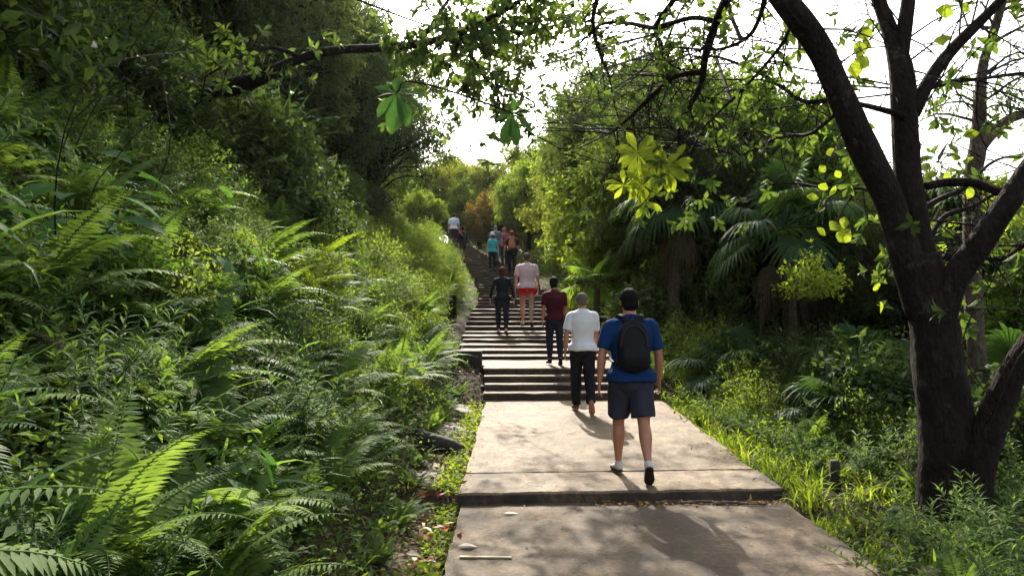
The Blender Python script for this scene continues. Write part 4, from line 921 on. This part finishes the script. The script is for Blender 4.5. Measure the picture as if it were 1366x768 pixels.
for (x, y, n, lb) in ((-.62, 6.35, 9, 'crimson bract lying in the gutter beside the corner of the raised slab'), (-.55, 5.35, 10, 'scatter of crimson and pink petals at the edge of the lower slab'), (-.58, 4.75, 8, 'small heap of pink petals at the lower left of the slab')):
    e = empty('fallen_flower', (x, y, .03)); tag(e, lb, 'fallen petals')
    for mt, nm_, k in (('red', 'red_bract', 1), ('pink', 'pink_petal', 0)):
        if n == 9 and mt == 'pink': continue
        for q in range(n//2+1):
            a_ = MB(); D = rvec(tr_, 1); D[:, 2] *= .3
            place(a_, LEAFO, np.array([[tr_.normal(0, .10 if n > 10 else .07), tr_.normal(0, .09 if n > 10 else .03), tr_.uniform(.0, .05)]]), D, UP+tr_.normal(0, .4, (1, 3)), [tr_.uniform(.05, .11)], tr_.random(1))
            a_.build(nm_, M[mt], e)
#PEOPLE
# ------------------------------------------------------------------ people
def rot_x(p, a, piv):
    p = np.asarray(p, float)-piv; c, s = math.cos(a), math.sin(a)
    return np.stack([p[..., 0], p[..., 1]*c-p[..., 2]*s, p[..., 1]*s+p[..., 2]*c], -1)+piv
def loft(mb, rows, n=None, sides=20, flat=(False, False), xref=(1, 0, 0)):
    """rows: (x, y, z, rx, ry) along a limb; closed at both ends"""
    R_ = spline(np.array(rows, float), n or max(4, len(rows)*4)); P = R_[:, :3]
    T = norm(np.gradient(P, axis=0)); X_ = np.array(xref, float)-T*(T@np.array(xref, float))[:, None]; X_ = norm(X_); Y_ = np.cross(T, X_)
    rx_, ry_ = np.maximum(R_[:, 3], .002), np.maximum(R_[:, 4], .002)
    if not flat[0]:
        P = np.vstack([P[0]-T[0]*min(rx_[0], ry_[0])*.55, P]); X_ = np.vstack([X_[0], X_]); Y_ = np.vstack([Y_[0], Y_]); rx_ = np.r_[rx_[0]*.55, rx_]; ry_ = np.r_[ry_[0]*.55, ry_]
    if not flat[1]:
        P = np.vstack([P, P[-1]+T[-1]*min(rx_[-1], ry_[-1])*.55]); X_ = np.vstack([X_, X_[-1]]); Y_ = np.vstack([Y_, Y_[-1]]); rx_ = np.r_[rx_, rx_[-1]*.55]; ry_ = np.r_[ry_, ry_[-1]*.55]
    a = np.linspace(0, 2*PI, sides, endpoint=False); m_ = len(P)
    V = P[:, None]+X_[:, None]*(rx_[:, None]*np.cos(a))[..., None]+Y_[:, None]*(ry_[:, None]*np.sin(a))[..., None]
    V = np.vstack([V.reshape(-1, 3), P[0], P[-1]])
    i_ = np.arange(m_-1)[:, None]*sides; j_ = np.arange(sides)[None]; j2 = (j_+1) % sides
    F = np.stack([i_+j_, i_+j2, i_+sides+j2, i_+sides+j_], -1).reshape(-1, 4); c0, c1 = m_*sides, m_*sides+1
    F = np.vstack([F, [(c0, (k+1) % sides, k, k) for k in range(sides)], [(c1, (m_-1)*sides+k, (m_-1)*sides+(k+1) % sides, (m_-1)*sides+(k+1) % sides) for k in range(sides)]])
    mb.add(V, F)
def ball(mb, c, r_, n=12):
    c = np.asarray(c, float); r_ = np.asarray(r_, float); z = np.cos(np.linspace(PI, 0, n)); q = np.sqrt(1-np.clip(z, -.999, .999)**2)
    loft(mb, [(c[0], c[1], c[2]+r_[2]*z[k], r_[0]*q[k]+.001, r_[1]*q[k]+.001) for k in range(n)], n, 18, (True, True))
def fuse(mb, name, mat, parent, voxel, sm=3, wrinkle=0, wf=1., seed=0, squeeze=None):
    V, F, _, _ = mb.arrays()
    me = bpy.data.meshes.new('tmp'); faces = [tuple(dict.fromkeys(map(int, f))) for f in F]
    me.from_pydata([tuple(v) for v in V], [], faces); ob = bpy.data.objects.new('tmp', me); C.objects.link(ob)
    r_ = ob.modifiers.new('r', 'REMESH'); r_.mode = 'VOXEL'; r_.voxel_size = voxel
    if sm: s = ob.modifiers.new('s', 'SMOOTH'); s.factor = .5; s.iterations = sm
    me2 = bpy.data.meshes.new_from_object(ob.evaluated_get(bpy.context.evaluated_depsgraph_get()))
    bpy.data.objects.remove(ob); bpy.data.meshes.remove(me)
    n = len(me2.vertices); co = np.zeros(n*3, np.float32); me2.vertices.foreach_get('co', co); co = co.reshape(-1, 3)
    if wrinkle:
        nr = np.zeros(n*3, np.float32); me2.vertices.foreach_get('normal', nr); nr = nr.reshape(-1, 3)
        g = np.random.default_rng(seed); w = 0
        for k in range(12):
            kv = g.normal(0, 1, 3)*np.array([22, 22, 13])*wf*g.uniform(.6, 1.8); w = w+np.sin(co@kv+g.random()*6.28+1.5*np.sin(co@(g.normal(0, 9, 3))))
        co += nr*(w/12*wrinkle*2.4)[:, None]
        me2.vertices.foreach_set('co', co.ravel())
    me2.polygons.foreach_set('use_smooth', np.ones(len(me2.polygons), bool)); me2.update()
    me2.name = name; me2.materials.append(mat)
    o = bpy.data.objects.new(name, me2); C.objects.link(o); o.parent = parent
    return o

def person(label, x, y, z, h, vox, legs, arms, top, bottom, hair, skin, shoes, g=1., lean=6, head=(0, 0), rz=0, hat=None, female=False, sole=None, group=None):
    """legs: per side (thigh swing, knee flex, foot pitch); arms: per side (forward swing, outward, elbow flex). Faces +Y, feet on z=0."""
    s = h/1.75; piv = np.array([0, 0, .93]); la = -math.radians(lean)
    body = MB(); hipw = .088 if not female else .092
    # --- legs
    ank = {}; L = {}
    for sd in (-1, 1):
        a, k, fp = [math.radians(v) for v in legs[sd]]
        hip = np.array([sd*hipw*g, 0, .90]); kn = hip+.425*np.array([sd*.02, math.sin(a), -math.cos(a)])
        b = a-k; an = kn+.41*np.array([-sd*.015, math.sin(b), -math.cos(b)])
        fd = np.array([sd*.12, math.cos(fp), -math.sin(fp)]); fd /= np.linalg.norm(fd)
        L[sd] = (hip, kn, an, fd)
    def foot_low(an, fd):
        up = np.array([0, fd[2]*-1, fd[1]]); up = up/np.linalg.norm(up); heel = an-fd*.055-up*.085; toe = an+fd*.185-up*.085
        return min(heel[2], toe[2])
    low = min(foot_low(L[sd][2], L[sd][3]) for sd in (-1, 1))
    for sd in (-1, 1):
        hip, kn, an, fd = L[sd]
        up = np.array([0, -fd[2], fd[1]])
        q = lambda t, A_, B_: tuple(A_+(B_-A_)*t)
        back = np.array([0, -1, 0])
        cm = kn+(an-kn)*.32+back*.018
        loft(body, [(*q(-.12, hip, kn), .088*g, .095*g), (*q(.2, hip, kn), .088*g, .092*g), (*q(.6, hip, kn), .070*g, .074*g), (*q(.92, hip, kn), .055*g, .058*g), (*q(.1, kn, an), .052*g, .054*g), (*cm, .056*g, .06*g), (*q(.62, kn, an), .043*g, .045*g), (*q(.9, kn, an), .033, .036), (*q(1.03, kn, an), .034, .04)], 30)
        loft(body, [(*(an-fd*.045-up*.05), .028, .026), (*(an-up*.045), .032, .034), (*(an+fd*.08-up*.06), .038, .022), (*(an+fd*.16-up*.07), .038, .014)], 12, xref=(1, 0, 0))
    # --- torso
    T_ = [(.80, .09, .085), (.86, .145, .115), (.93, .168, .122), (1.0, .158, .112), (1.08, .148, .104), (1.2, .158, .112), (1.31, .178, .118), (1.385, .170, .096), (1.425, .138, .080), (1.46, .095, .068), (1.495, .066, .064), (1.56, .058, .062)]
    if female: T_ = [(.80, .09, .085), (.86, .155, .118), (.93, .175, .125), (1.0, .155, .11), (1.08, .128, .095), (1.2, .140, .105), (1.31, .155, .115), (1.385, .155, .092), (1.43, .12, .075), (1.47, .06, .056), (1.50, .046, .05), (1.56, .044, .048)]
    def torow(z_, a_, b_, i_=0., yo=0.): 
        gg = g if z_ < 1.44 else (g+1)/2
        p = rot_x(np.array([0, (-.012 if 1.1 < z_ < 1.4 else 0)+yo+max(0, z_-1.45)*.25, z_]), la, piv); return (*p, a_*gg+i_, b_*gg+i_)
    loft(body, [torow(*t) for t in T_], 44, 26)
    # --- head
    hc = rot_x(np.array([0, .035, 1.627]), la, piv); yaw, pit = [math.radians(v) for v in head]
    Rh = np.array(Matrix.Rotation(yaw, 3, 'Z') @ Matrix.Rotation(-pit, 3, 'X'))
    Rh = Rh*1.06
    hm = MB(); ball(hm, (0, -.012, .015), (.076, .092, .10)); ball(hm, (0, .02, -.045), (.058, .068, .068)); loft(hm, [(0, .07, .02, .008, .008), (0, .095, -.015, .012, .012), (0, .085, -.025, .018, .01)], 8)
    for sd in (-1, 1):
        ball(hm, (sd*.079, -.008, -.01), (.010, .020, .032), 8); ball(hm, (sd*.03, .07, .01), (.014, .012, .010), 6)
    ball(hm, (0, .078, -.055), (.024, .012, .009), 6)
    V, F, _, _ = hm.arrays(); body.add(hc+V@Rh.T, F)
    # --- arms and hands
    sw = .185*g if not female else .162*g; AR = {}
    for sd in (-1, 1):
        f, o_, e = [math.radians(v) for v in arms[sd]]
        sh = rot_x(np.array([sd*sw, -.01, 1.395]), la, piv)
        d1 = norm(np.array([sd*math.sin(o_), math.sin(f), -math.cos(f)*math.cos(o_)])); el = sh+.29*d1
        d2 = norm(np.array([sd*math.sin(o_)*.35, math.sin(f+e), -math.cos(f+e)])); wr = el+.245*d2
        AR[sd] = (sh, el, wr, d1, d2); q = lambda t, A_, B_: tuple(A_+(B_-A_)*t)
        ga = (g+1)/2 if not female else .88
        loft(body, [(*q(-.02, sh, el), .042*ga, .05*ga), (*q(.2, sh, el), .050*ga, .054*ga), (*q(.6, sh, el), .045*ga, .047*ga), (*q(.95, sh, el), .038*ga, .039*ga), (*q(.25, el, wr), .041*ga, .042*ga), (*q(.65, el, wr), .032*ga, .032*ga), (*q(1, el, wr), .023*ga, .028*ga)], 26, 16)
        # hand: palm facing the thigh, fingers slightly curled
        inn = np.array([-sd, 0, 0.]); fw = norm(np.cross(d2, inn))*(1 if sd < 0 else -1)
        if fw[1] < 0: fw = -fw
        loft(body, [(*(wr-d2*.01), .018, .026), (*(wr+d2*.035), .015, .036), (*(wr+d2*.085), .013, .040)], 8, 12, xref=tuple(inn))
        for k, (off_, ln) in enumerate(((.030, .072), (.010, .082), (-.010, .076), (-.030, .058))):
            b_ = wr+d2*.075+fw*off_; p1 = b_+d2*ln*.45+inn*.004+fw*off_*.1; p2 = p1+d2*ln*.32+inn*ln*.22; p3 = p2+d2*ln*.12+inn*ln*.26
            loft(body, [(*(b_-d2*.02), .009, .009), (*p1, .0088, .0088), (*p2, .0082, .0082), (*p3, .007, .007)], 12, 8, xref=tuple(fw))
        t0 = wr+d2*.025+fw*.028; t1 = t0+d2*.035+fw*.022+inn*.010; t2 = t1+d2*.032+fw*.006+inn*.010
        loft(body, [(*t0, .013, .013), (*t1, .011, .011), (*t2, .009, .009)], 10, 8, xref=tuple(inn))
    root = empty('person', (x, y, z), rz, s); tag(root, label, 'person', group)
    Z0 = np.array([0, 0, -low])
    def up(mb):
        for k in range(len(mb.V)): mb.V[k] = mb.V[k]+Z0
        return mb
    fuse(up(body), 'body', M[skin], root, vox, 2 if vox < .008 else 1)
    vc = max(vox, .008)
    # --- shirt
    kind, mat = top; sm_ = MB(); infl = .024 if kind != 'tight' else .008
    hem = 1.0 if kind == 'crop' else .90 if kind == 'tight' else .87
    rows = [torow(hem, .184, .148, .036), torow(.95, .180, .140, .033)]+[torow(z_, a_, b_, infl) for z_, a_, b_ in T_ if 1.0 <= z_ <= 1.40]+[torow(1.428, .130 if female else .160, .092, infl), torow(1.468, .080 if female else .108, .078, .016), torow(1.487, .055 if female else .072, .062, .010)]
    if kind != 'tight': rows = [(r[0], r[1], r[2], max(r[3], .158*g) if r[2] < 1.3 else r[3], max(r[4], .118*g) if r[2] < 1.3 else r[4]) for r in rows]
    loft(sm_, rows, 40, 28, (True, True))
    for sd in (-1, 1):
        sh, el, wr, d1, d2 = AR[sd]; q = lambda t, A_, B_: tuple(A_+(B_-A_)*t); ga = (g+1)/2 if not female else .88
        inn_ = sh-np.array([sd*.05, 0, -.005])
        if kind == 'long': loft(sm_, [(*inn_, .06, .065), (*sh, .066*ga, .068*ga), (*q(.5, sh, el), .058*ga, .058*ga), (*q(1, sh, el), .05*ga, .05*ga), (*q(.5, el, wr), .046*ga, .046*ga), (*q(.95, el, wr), .036*ga, .038*ga)], 26, 18, (False, True))
        elif kind == 'sleeveless': loft(sm_, [(*inn_, .06, .065), (*sh, .06*ga, .065*ga)], 8, 18)
        else: loft(sm_, [(*(inn_+np.array([-sd*.02, 0, .012])), .056, .070), (*(sh+np.array([-sd*.004, 0, .0])), .064*ga, .074*ga), (*q(.3, sh, el), .067*ga, .074*ga), (*q(.78, sh, el), .066*ga, .072*ga)], 16, 20, (False, True))
    fuse(up(sm_), 'shirt', mat, root, vc, 2, .0075 if kind != 'tight' else .004, .62, 3)
    # --- trousers / shorts / skirt
    kind, mat = bottom; bm_ = MB()
    loft(bm_, [(0, -.004, .775, .10*g, .11*g), (0, -.006, .82, .150*g+.014, .128*g+.014), (0, -.004, .88, .166*g+.014, .130*g+.014), (0, 0, .94, .168*g+.010, .124*g+.010), (0, .008, 1.0, .150*g, .106*g)], 18, 26, (False, True))
    for sd in (-1, 1):
        hip, kn, an, fd = L[sd]; q = lambda t, A_, B_: tuple(A_+(B_-A_)*t)
        if kind == 'shorts': rr = [(*q(-.1, hip, kn), .088*g, .1*g), (*q(.15, hip, kn), .098*g, .105*g), (*q(.5, hip, kn), .096*g, .1*g), (*q(.86, hip, kn), .094*g, .098*g)]
        elif kind == 'short shorts': rr = [(*q(-.1, hip, kn), .088*g, .1*g), (*q(.15, hip, kn), .096*g, .1*g), (*q(.42, hip, kn), .098*g, .1*g)]
        elif kind == 'leggings': rr = [(*q(-.1, hip, kn), .09*g, .1*g), (*q(.2, hip, kn), .093*g, .098*g), (*q(.6, hip, kn), .076*g, .08*g), (*q(1, hip, kn), .060*g, .063*g), (*(kn+(an-kn)*.32+np.array([0, -.016, 0])), .061*g, .065*g), (*q(.65, kn, an), .05, .052), (*q(.93, kn, an), .044, .046)]
        elif kind == 'skirt': rr = [(*q(-.1, hip, kn), .1*g, .12*g), (*q(.5, hip, kn), .125*g, .14*g), (*q(1, hip, kn), .13*g, .15*g), (*q(.7, kn, an), .14*g, .16*g)]
        else: rr = [(*q(-.1, hip, kn), .09*g, .102*g), (*q(.2, hip, kn), .096*g, .102*g), (*q(.6, hip, kn), .084*g, .088*g), (*q(1, hip, kn), .074*g, .078*g), (*q(.5, kn, an), .070, .075), (*q(.85, kn, an), .062, .068), (*q(1.03, kn, an), .062, .07)]
        rr = [(*t[:3], t[3]+.010, t[4]+.012) for t in rr]
        loft(bm_, rr, 30, 20, (False, True))
    fuse(up(bm_), 'shorts' if 'shorts' in kind else 'skirt' if kind == 'skirt' else 'trousers', mat, root, vc, 2, .010 if kind != 'leggings' else .006, .65, 8)
    # --- shoes
    for sd in (-1, 1):
        hip, kn, an, fd = L[sd]; upv = norm(np.array([0, -fd[2], fd[1]])); sh_ = MB(); so = MB()
        pt = lambda a_, b_: an+fd*a_+upv*b_
        loft(sh_, [(*pt(-.062, -.052), .020, .022), (*pt(-.04, -.045), .036, .036), (*pt(.0, -.042), .040, .042), (*pt(.05, -.05), .043, .034), (*pt(.11, -.060), .047, .026), (*pt(.165, -.066), .044, .019), (*pt(.195, -.07), .028, .012)], 26, 18, xref=(1, 0, 0))
        loft(sh_, [(*pt(-.01, -.04), .038, .042), (*(pt(-.012, -.005)+(kn-an)*.04), .040, .045)], 8, 16, (True, True))
        loft(so, [(*pt(-.072, -.080), .024, .009), (*pt(-.04, -.080), .038, .011), (*pt(.02, -.080), .038, .011), (*pt(.09, -.080), .046, .010), (*pt(.15, -.080), .045, .009), (*pt(.198, -.078), .026, .008)], 20, 16, xref=(1, 0, 0))
        o = fuse(up(sh_), 'shoe', shoes, root, min(vox, .008), 1)
        o2 = up(so).build('sole', sole or M['darkstone'], o)
    # --- hair, hat
    hr = MB(); style, hmat = hair
    if style == 'short': ball(hr, (0, -.022, .030), (.085, .096, .092)); ball(hr, (0, -.050, -.022), (.077, .058, .066)); ball(hr, (0, -.045, -.06), (.058, .045, .04)); ball(hr, (0, .03, .075), (.066, .062, .040))
    elif style == 'thin': ball(hr, (0, -.022, .028), (.082, .092, .088)); ball(hr, (0, -.052, -.022), (.074, .053, .062))
    else: ball(hr, (0, -.028, .03), (.092, .098, .095)); loft(hr, [(0, -.04, .03, .085, .07), (0, -.055, -.05, .088, .062), (0, -.06, -.12, .078, .048), (0, -.06, -.17, .055, .032)], 14)
    V, F, _, _ = hr.arrays(); h2 = MB(); h2.add(hc+V@Rh.T, F)
    fuse(up(h2), 'hair', hmat, root, min(.008, vox), 1, .004, 3.2, 5)
    if hat:
        hk, hmat2 = hat; ht = MB(); ball(ht, (0, -.015, .075), (.088, .10, .062))
        if hk == 'cap': loft(ht, [(0, .06, .055, .06, .008), (0, .12, .045, .062, .006), (0, .155, .038, .045, .005)], 10)
        else: ball(ht, (0, -.01, .045), (.15, .16, .014))
        V, F, _, _ = ht.arrays(); h2 = MB(); h2.add(hc+V@Rh.T, F); fuse(up(h2), 'hat', hmat2, root, .008, 1)
    return dict(root=root, s=s, low=low, la=la, piv=piv, g=g, AR=AR)

def backpack(P, label, mat, w=.150, zb=.98, zt=1.43, d=.10, group=None, pocket_mat=None):
    """worn on the back: same frame as the wearer, its own top-level thing"""
    src = P['root']; root = empty('backpack', src.location, src.rotation_euler[2], src.scale[0]); tag(root, label, 'backpack', group)
    Z0 = np.array([0, 0, -P['low']]); la, piv, g = P['la'], P['piv'], P['g']
    def row(y_, z_, a_, b_): return (*(rot_x(np.array([0, y_, z_]), la, piv)+Z0), a_, b_)
    yb = -.115*g-.02; m_ = MB(); H_ = zt-zb
    loft(m_, [row(yb-d*.45, zb, w*.80, d*.45), row(yb-d*.55, zb+H_*.08, w*.98, d*.60), row(yb-d*.6, zb+H_*.35, w, d*.66), row(yb-d*.52, zb+H_*.65, w*.96, d*.56), row(yb-d*.38, zb+H_*.88, w*.78, d*.42), row(yb-d*.25, zb+H_, w*.42, d*.26)], 34, 28)
    fuse(m_, 'pack', mat, root, .008, 2, .004, 1, 2)
    m_ = MB(); loft(m_, [row(yb-d*1.12, zb+H_*.08, w*.68, d*.22), row(yb-d*1.2, zb+H_*.25, w*.78, d*.26), row(yb-d*1.12, zb+H_*.46, w*.70, d*.2)], 18, 24); fuse(m_, 'pocket', pocket_mat or mat, root, .007, 2, .003, 1, 4)
    zp_ = MB(); a = np.linspace(-.15, PI+.15, 26)
    tube(zp_, np.array([rot_x(np.array([w*.80*math.cos(t), yb-d*(.93+.12*math.sin(t)), zb+H_*.50+H_*.40*math.sin(t)]), la, piv)+Z0 for t in a]), .006, 6, cap=True); zp_.build('zip', M['darkstone'], root)
    lp = MB(); tube(lp, np.array([rot_x(np.array([.035*math.cos(t), yb-d*.2, zt+.005+.045*math.sin(t)]), la, piv)+Z0 for t in np.linspace(0, PI, 12)]), .008, 6, cap=True); lp.build('grab_loop', mat, root)
    for sd in (-1, 1):
        R_ = []
        for (x_, y_, z_) in ((.055, yb-.005, zt-.02), (.075, yb+.01, 1.475), (.095, -.02, 1.492), (.105, .10, 1.44), (.115, .145*g, 1.33), (.135, .13*g, 1.2), (.165*g, .03, 1.08), (.13*g, yb+.0, 1.04)):
            R_.append((*(rot_x(np.array([sd*x_*(1 if x_ > .13 else g), y_, z_]), la, piv)+Z0), .027, .010))
        st_ = MB(); loft(st_, R_, 36, 12); st_.build('shoulder_strap', mat, root)
    return root

tops = []
def ground_at(x, y):
    dg = bpy.context.evaluated_depsgraph_get(); z = -9
    ok, loc, nrm, idx, ob, mx = bpy.context.scene.ray_cast(dg, Vector((x, y, zp(y)+.8)), Vector((0, 0, -1)))
    return loc.z
PATHS = [o for o in C.objects if o.name in ('path', 'raised_path', 'lower_steps', 'upper_steps')]
from mathutils.bvhtree import BVHTree
BV = []
for o in PATHS:
    BV.append(BVHTree.FromPolygons([v.co.copy() for v in o.data.vertices], [tuple(dict.fromkeys(p.vertices)) for p in o.data.polygons]))
def ground_at(x, y):
    zz = [t.ray_cast(Vector((x, y, 12)), Vector((0, 0, -1)))[0] for t in BV]
    zz = [v.z for v in zz if v is not None]
    return max(zz) if zz else float(H(x, y))
black = cloth('black', (.012, .012, .014)); dnavy = cloth('dark_navy', (.018, .022, .035))
def hairm(n, c): return plain('hair_'+n, c, .85, .5, 60, .9, .006, .08)
W = lambda u, y: (u-683)/FPX*y
def P_(label, u, y, **kw):
    x = W(u, y); return person(label, x, y, ground_at(x, y)+kw.pop('dz', 0), **kw)
walkR = {-1: (16, 10, -2), 1: (-14, 22, 42)}      # right foot pushing off behind
walkL = {1: (16, 10, -2), -1: (-14, 22, 42)}
NEAR = .0065
p1 = P_('man in a blue T-shirt, grey shorts and a black backpack walking nearest', 841, 6.8, h=1.69, vox=NEAR, legs={-1: (15, 6, 2), 1: (-13, 24, 46)}, arms={-1: (-9, 15, 10), 1: (2, 14, 18)},
        top=('tee', cloth('royal_blue', (.005, .028, .10))), bottom=('shorts', cloth('charcoal', (.030, .031, .044))), hair=('short', hairm('black', (.010, .008, .007))), skin='skin', shoes=cloth('grey_white', (.5, .48, .46)), g=1.08, lean=4, head=(0, 4), sole=cloth('dark_sole', (.03, .025, .022)))
backpack(p1, 'black backpack on the back of the man in the blue T-shirt', plain('black_nylon', (.006, .006, .007), .6, .2, 30, .2, .002, .15))
p2 = P_('grey-haired man in a white T-shirt and black trousers behind the nearest man', 777, 10.35, h=1.62, vox=NEAR, legs={-1: (10, 6, 2), 1: (-10, 26, 52)}, arms={-1: (-10, 12, 8), 1: (12, 7, 18)},
        top=('tee', cloth('white', (.68, .69, .72))), bottom=('trousers', black), hair=('thin', hairm('grey', (.13, .105, .085))), skin='skin', shoes=cloth('shoe_brown', (.12, .08, .06)), g=1.0, lean=4, head=(-10, 4), sole=cloth('tan_sole', (.40, .22, .11)))
p3 = P_('person in a maroon shirt, dark jeans and a black cap', 740, 13.1, rz=.12, head=(-14, 6), h=1.50, vox=.010, legs={-1: (8, 8, 2), 1: (-4, 10, 16)}, arms={-1: (-8, 9, 8), 1: (6, 8, 14)},
        top=('tee', cloth('maroon', (.060, .008, .016))), bottom=('leggings', dnavy), hair=('short', hairm('black_two', (.012, .01, .009))), skin='skin', shoes=black, g=1.03, lean=5, hat=('cap', black))
p4 = P_('red-haired woman in a black long-sleeved top and dark leggings', 670, 18.3, h=1.62, vox=.010, legs={-1: (10, 12, 4), 1: (-5, 8, 14)}, arms={-1: (-6, 22, 4), 1: (4, 22, 14)},
        top=('long', cloth('black_teal', (.012, .018, .022))), bottom=('leggings', dnavy), hair=('long', hairm('auburn', (.10, .032, .018))), skin='skinpale', shoes=cloth('pale_pink', (.55, .35, .32)), g=1.06, lean=4, female=True)
p5 = P_('man in a pale pink T-shirt and red shorts', 703, 18.9, h=1.84, vox=.010, legs={-1: (8, 10, 4), 1: (-8, 14, 20)}, arms={-1: (-3, 12, 6), 1: (4, 10, 14)},
        top=('tee', cloth('pale_rose', (.74, .55, .58))), bottom=('short shorts', cloth('red', (.62, .03, .03))), hair=('thin', hairm('brown', (.11, .07, .055))), skin='skinpale', shoes=cloth('beige', (.45, .38, .3)), g=1.12, lean=4)
p6 = P_('person in a turquoise top, black trousers and a white hat', 657, 31.5, h=1.62, vox=.014, legs={-1: (10, 12, 4), 1: (-8, 14, 20)}, arms={-1: (-4, 14, 6), 1: (6, 16, 10)},
        top=('tee', cloth('turquoise', (.06, .46, .55))), bottom=('leggings', black), hair=('short', hairm('dark', (.05, .03, .02))), skin='skinpale', shoes=black, g=1.0, lean=5, hat=('brim', cloth('hat_white', (.55, .5, .45))), female=True)
p7 = P_('walker in a dark vest with an orange backpack and a red hat', 683, 31.0, h=1.78, vox=.014, legs={-1: (6, 8, 4), 1: (-10, 18, 24)}, arms={-1: (-6, 20, 14), 1: (6, 14, 24)},
        top=('tee', dnavy), bottom=('trousers', black), hair=('short', hairm('ginger', (.2, .06, .03))), skin='skinpale', shoes=black, g=1.05, lean=6, hat=('cap', cloth('hat_red', (.4, .08, .05))))
backpack(p7, 'orange backpack worn by the walker with the red hat', cloth('salmon', (.62, .22, .11)), .14, 1.02, 1.42, .08)
p8 = P_('walker in a grey patterned shirt ahead of the turquoise top', 661, 33.8, h=1.76, vox=.014, legs={-1: (8, 8, 4), 1: (-8, 18, 24)}, arms={-1: (-6, 14, 14), 1: (6, 14, 24)},
        top=('tee', plain('grey_pattern', (.14, .17, .20), .8, .8, 30, .2, .005, .2)), bottom=('trousers', cloth('denim', (.06, .08, .13))), hair=('short', hairm('grey_two', (.2, .2, .2))), skin='skinpale', shoes=black, g=1.1, lean=6)
p9 = P_('walker in a red and purple checked shirt ahead of the orange backpack', 673, 34.6, h=1.78, vox=.014, legs={1: (8, 8, 4), -1: (-8, 18, 24)}, arms={-1: (-6, 14, 14), 1: (6, 14, 24)},
        top=('tee', plain('checked', (.26, .05, .09), .8, .9, 26, .2, .005, .2)), bottom=('trousers', dnavy), hair=('short', hairm('light_brown', (.25, .13, .07))), skin='skinpale', shoes=black, g=1.05, lean=6)
p10 = P_('person in a white shirt and long dark brown skirt at the top of the stairs', 605, 39.6, h=1.72, vox=.014, legs={-1: (4, 4, 2), 1: (-3, 8, 10)}, arms={-1: (0, 14, 6), 1: (4, 14, 10)},
        top=('tee', cloth('shirt_white', (.66, .68, .78))), bottom=('skirt', cloth('dark_brown', (.035, .018, .016))), hair=('short', hairm('dark_two', (.06, .035, .03))), skin='skinpale', shoes=black, g=1.12, lean=3)
p11 = P_('slim person in black with a red scarf over the shoulder near the stair top', 617, 37.6, h=1.66, vox=.014, legs={-1: (4, 6, 2), 1: (-3, 8, 10)}, arms={-1: (0, 10, 10), 1: (4, 12, 10)},
        top=('long', black), bottom=('leggings', black), hair=('short', hairm('dark_three', (.03, .02, .02))), skin='skinpale', shoes=black, g=.98, lean=3, female=True)
sc_ = MB(); r0 = p11['root']; Z0 = -p11['low']
loft(sc_, [(-.15, .03, 1.38+Z0, .02, .05), (-.13, -.09, 1.42+Z0, .03, .04), (-.04, -.135, 1.32+Z0, .03, .03), (.06, -.14, 1.24+Z0, .022, .03)], 20, 12)
o = fuse(sc_, 'scarf', cloth('scarf_red', (.6, .08, .06)), None, .01, 1); o.location = r0.location; o.scale = r0.scale; tag(o, 'red scarf over the shoulder of the slim person in black', 'scarf')

# ------------------------------------------------------------------ light and sky
SUN_EL, SUN_AZ = 38.0, -6.5      # degrees above the horizon; degrees right of the view axis
sd = bpy.data.lights.new('sun', 'SUN'); sd.energy = 4.2; sd.angle = math.radians(.53); sd.color = (1, .91, .79)
so = bpy.data.objects.new('sun', sd); C.objects.link(so)
dirv = Vector((math.sin(math.radians(SUN_AZ))*math.cos(math.radians(SUN_EL)), math.cos(math.radians(SUN_AZ))*math.cos(math.radians(SUN_EL)), math.sin(math.radians(SUN_EL))))
so.rotation_euler = dirv.to_track_quat('Z', 'Y').to_euler(); so.location = dirv*50
w = bpy.data.worlds.new('World'); bpy.context.scene.world = w; w.use_nodes = True
nt = w.node_tree; nt.nodes.clear(); n, l = nt.nodes, nt.links
sky = n.new('ShaderNodeTexSky'); sky.sky_type = 'NISHITA'; sky.sun_disc = False; sky.sun_elevation = math.radians(SUN_EL); sky.sun_rotation = math.radians(SUN_AZ)
sky.dust_density = 5; sky.air_density = 1.2; sky.ozone_density = 1
hsv = n.new('ShaderNodeHueSaturation'); hsv.inputs['Saturation'].default_value = .45; hsv.inputs['Value'].default_value = 1.15
bg = n.new('ShaderNodeBackground'); bg.inputs['Strength'].default_value = .15
out = n.new('ShaderNodeOutputWorld'); l.new(sky.outputs[0], hsv.inputs['Color']); l.new(hsv.outputs[0], bg.inputs[0]); l.new(bg.outputs[0], out.inputs[0])
S = bpy.context.scene
S.view_settings.view_transform = 'Standard'; S.view_settings.look = 'None'; S.view_settings.gamma = 1; S.view_settings.exposure = 1.42
S.cycles.max_bounces = 7; S.cycles.diffuse_bounces = 4; S.cycles.glossy_bounces = 2; S.cycles.transmission_bounces = 4; S.cycles.transparent_max_bounces = 4
S.cycles.sample_clamp_indirect = 6; S.cycles.caustics_reflective = False; S.cycles.caustics_refractive = False

HAZE = 0.0001
if HAZE:
    m, nt, n, l = new_mat('haze')
    v = n.new('ShaderNodeVolumePrincipled'); v.inputs['Color'].default_value = (.95, .96, 1, 1); v.inputs['Density'].default_value = HAZE; v.inputs['Anisotropy'].default_value = .65
    o = n.new('ShaderNodeOutputMaterial'); l.new(v.outputs[0], o.inputs['Volume'])
    hb = MB(); box(hb, (-410, -210, -9), (410, 820, 24)); o = hb.build('haze', m, smooth=False); tag(o, 'thin sunlit haze in the air', 'haze', kind='stuff')
    S.cycles.volume_bounces = 0
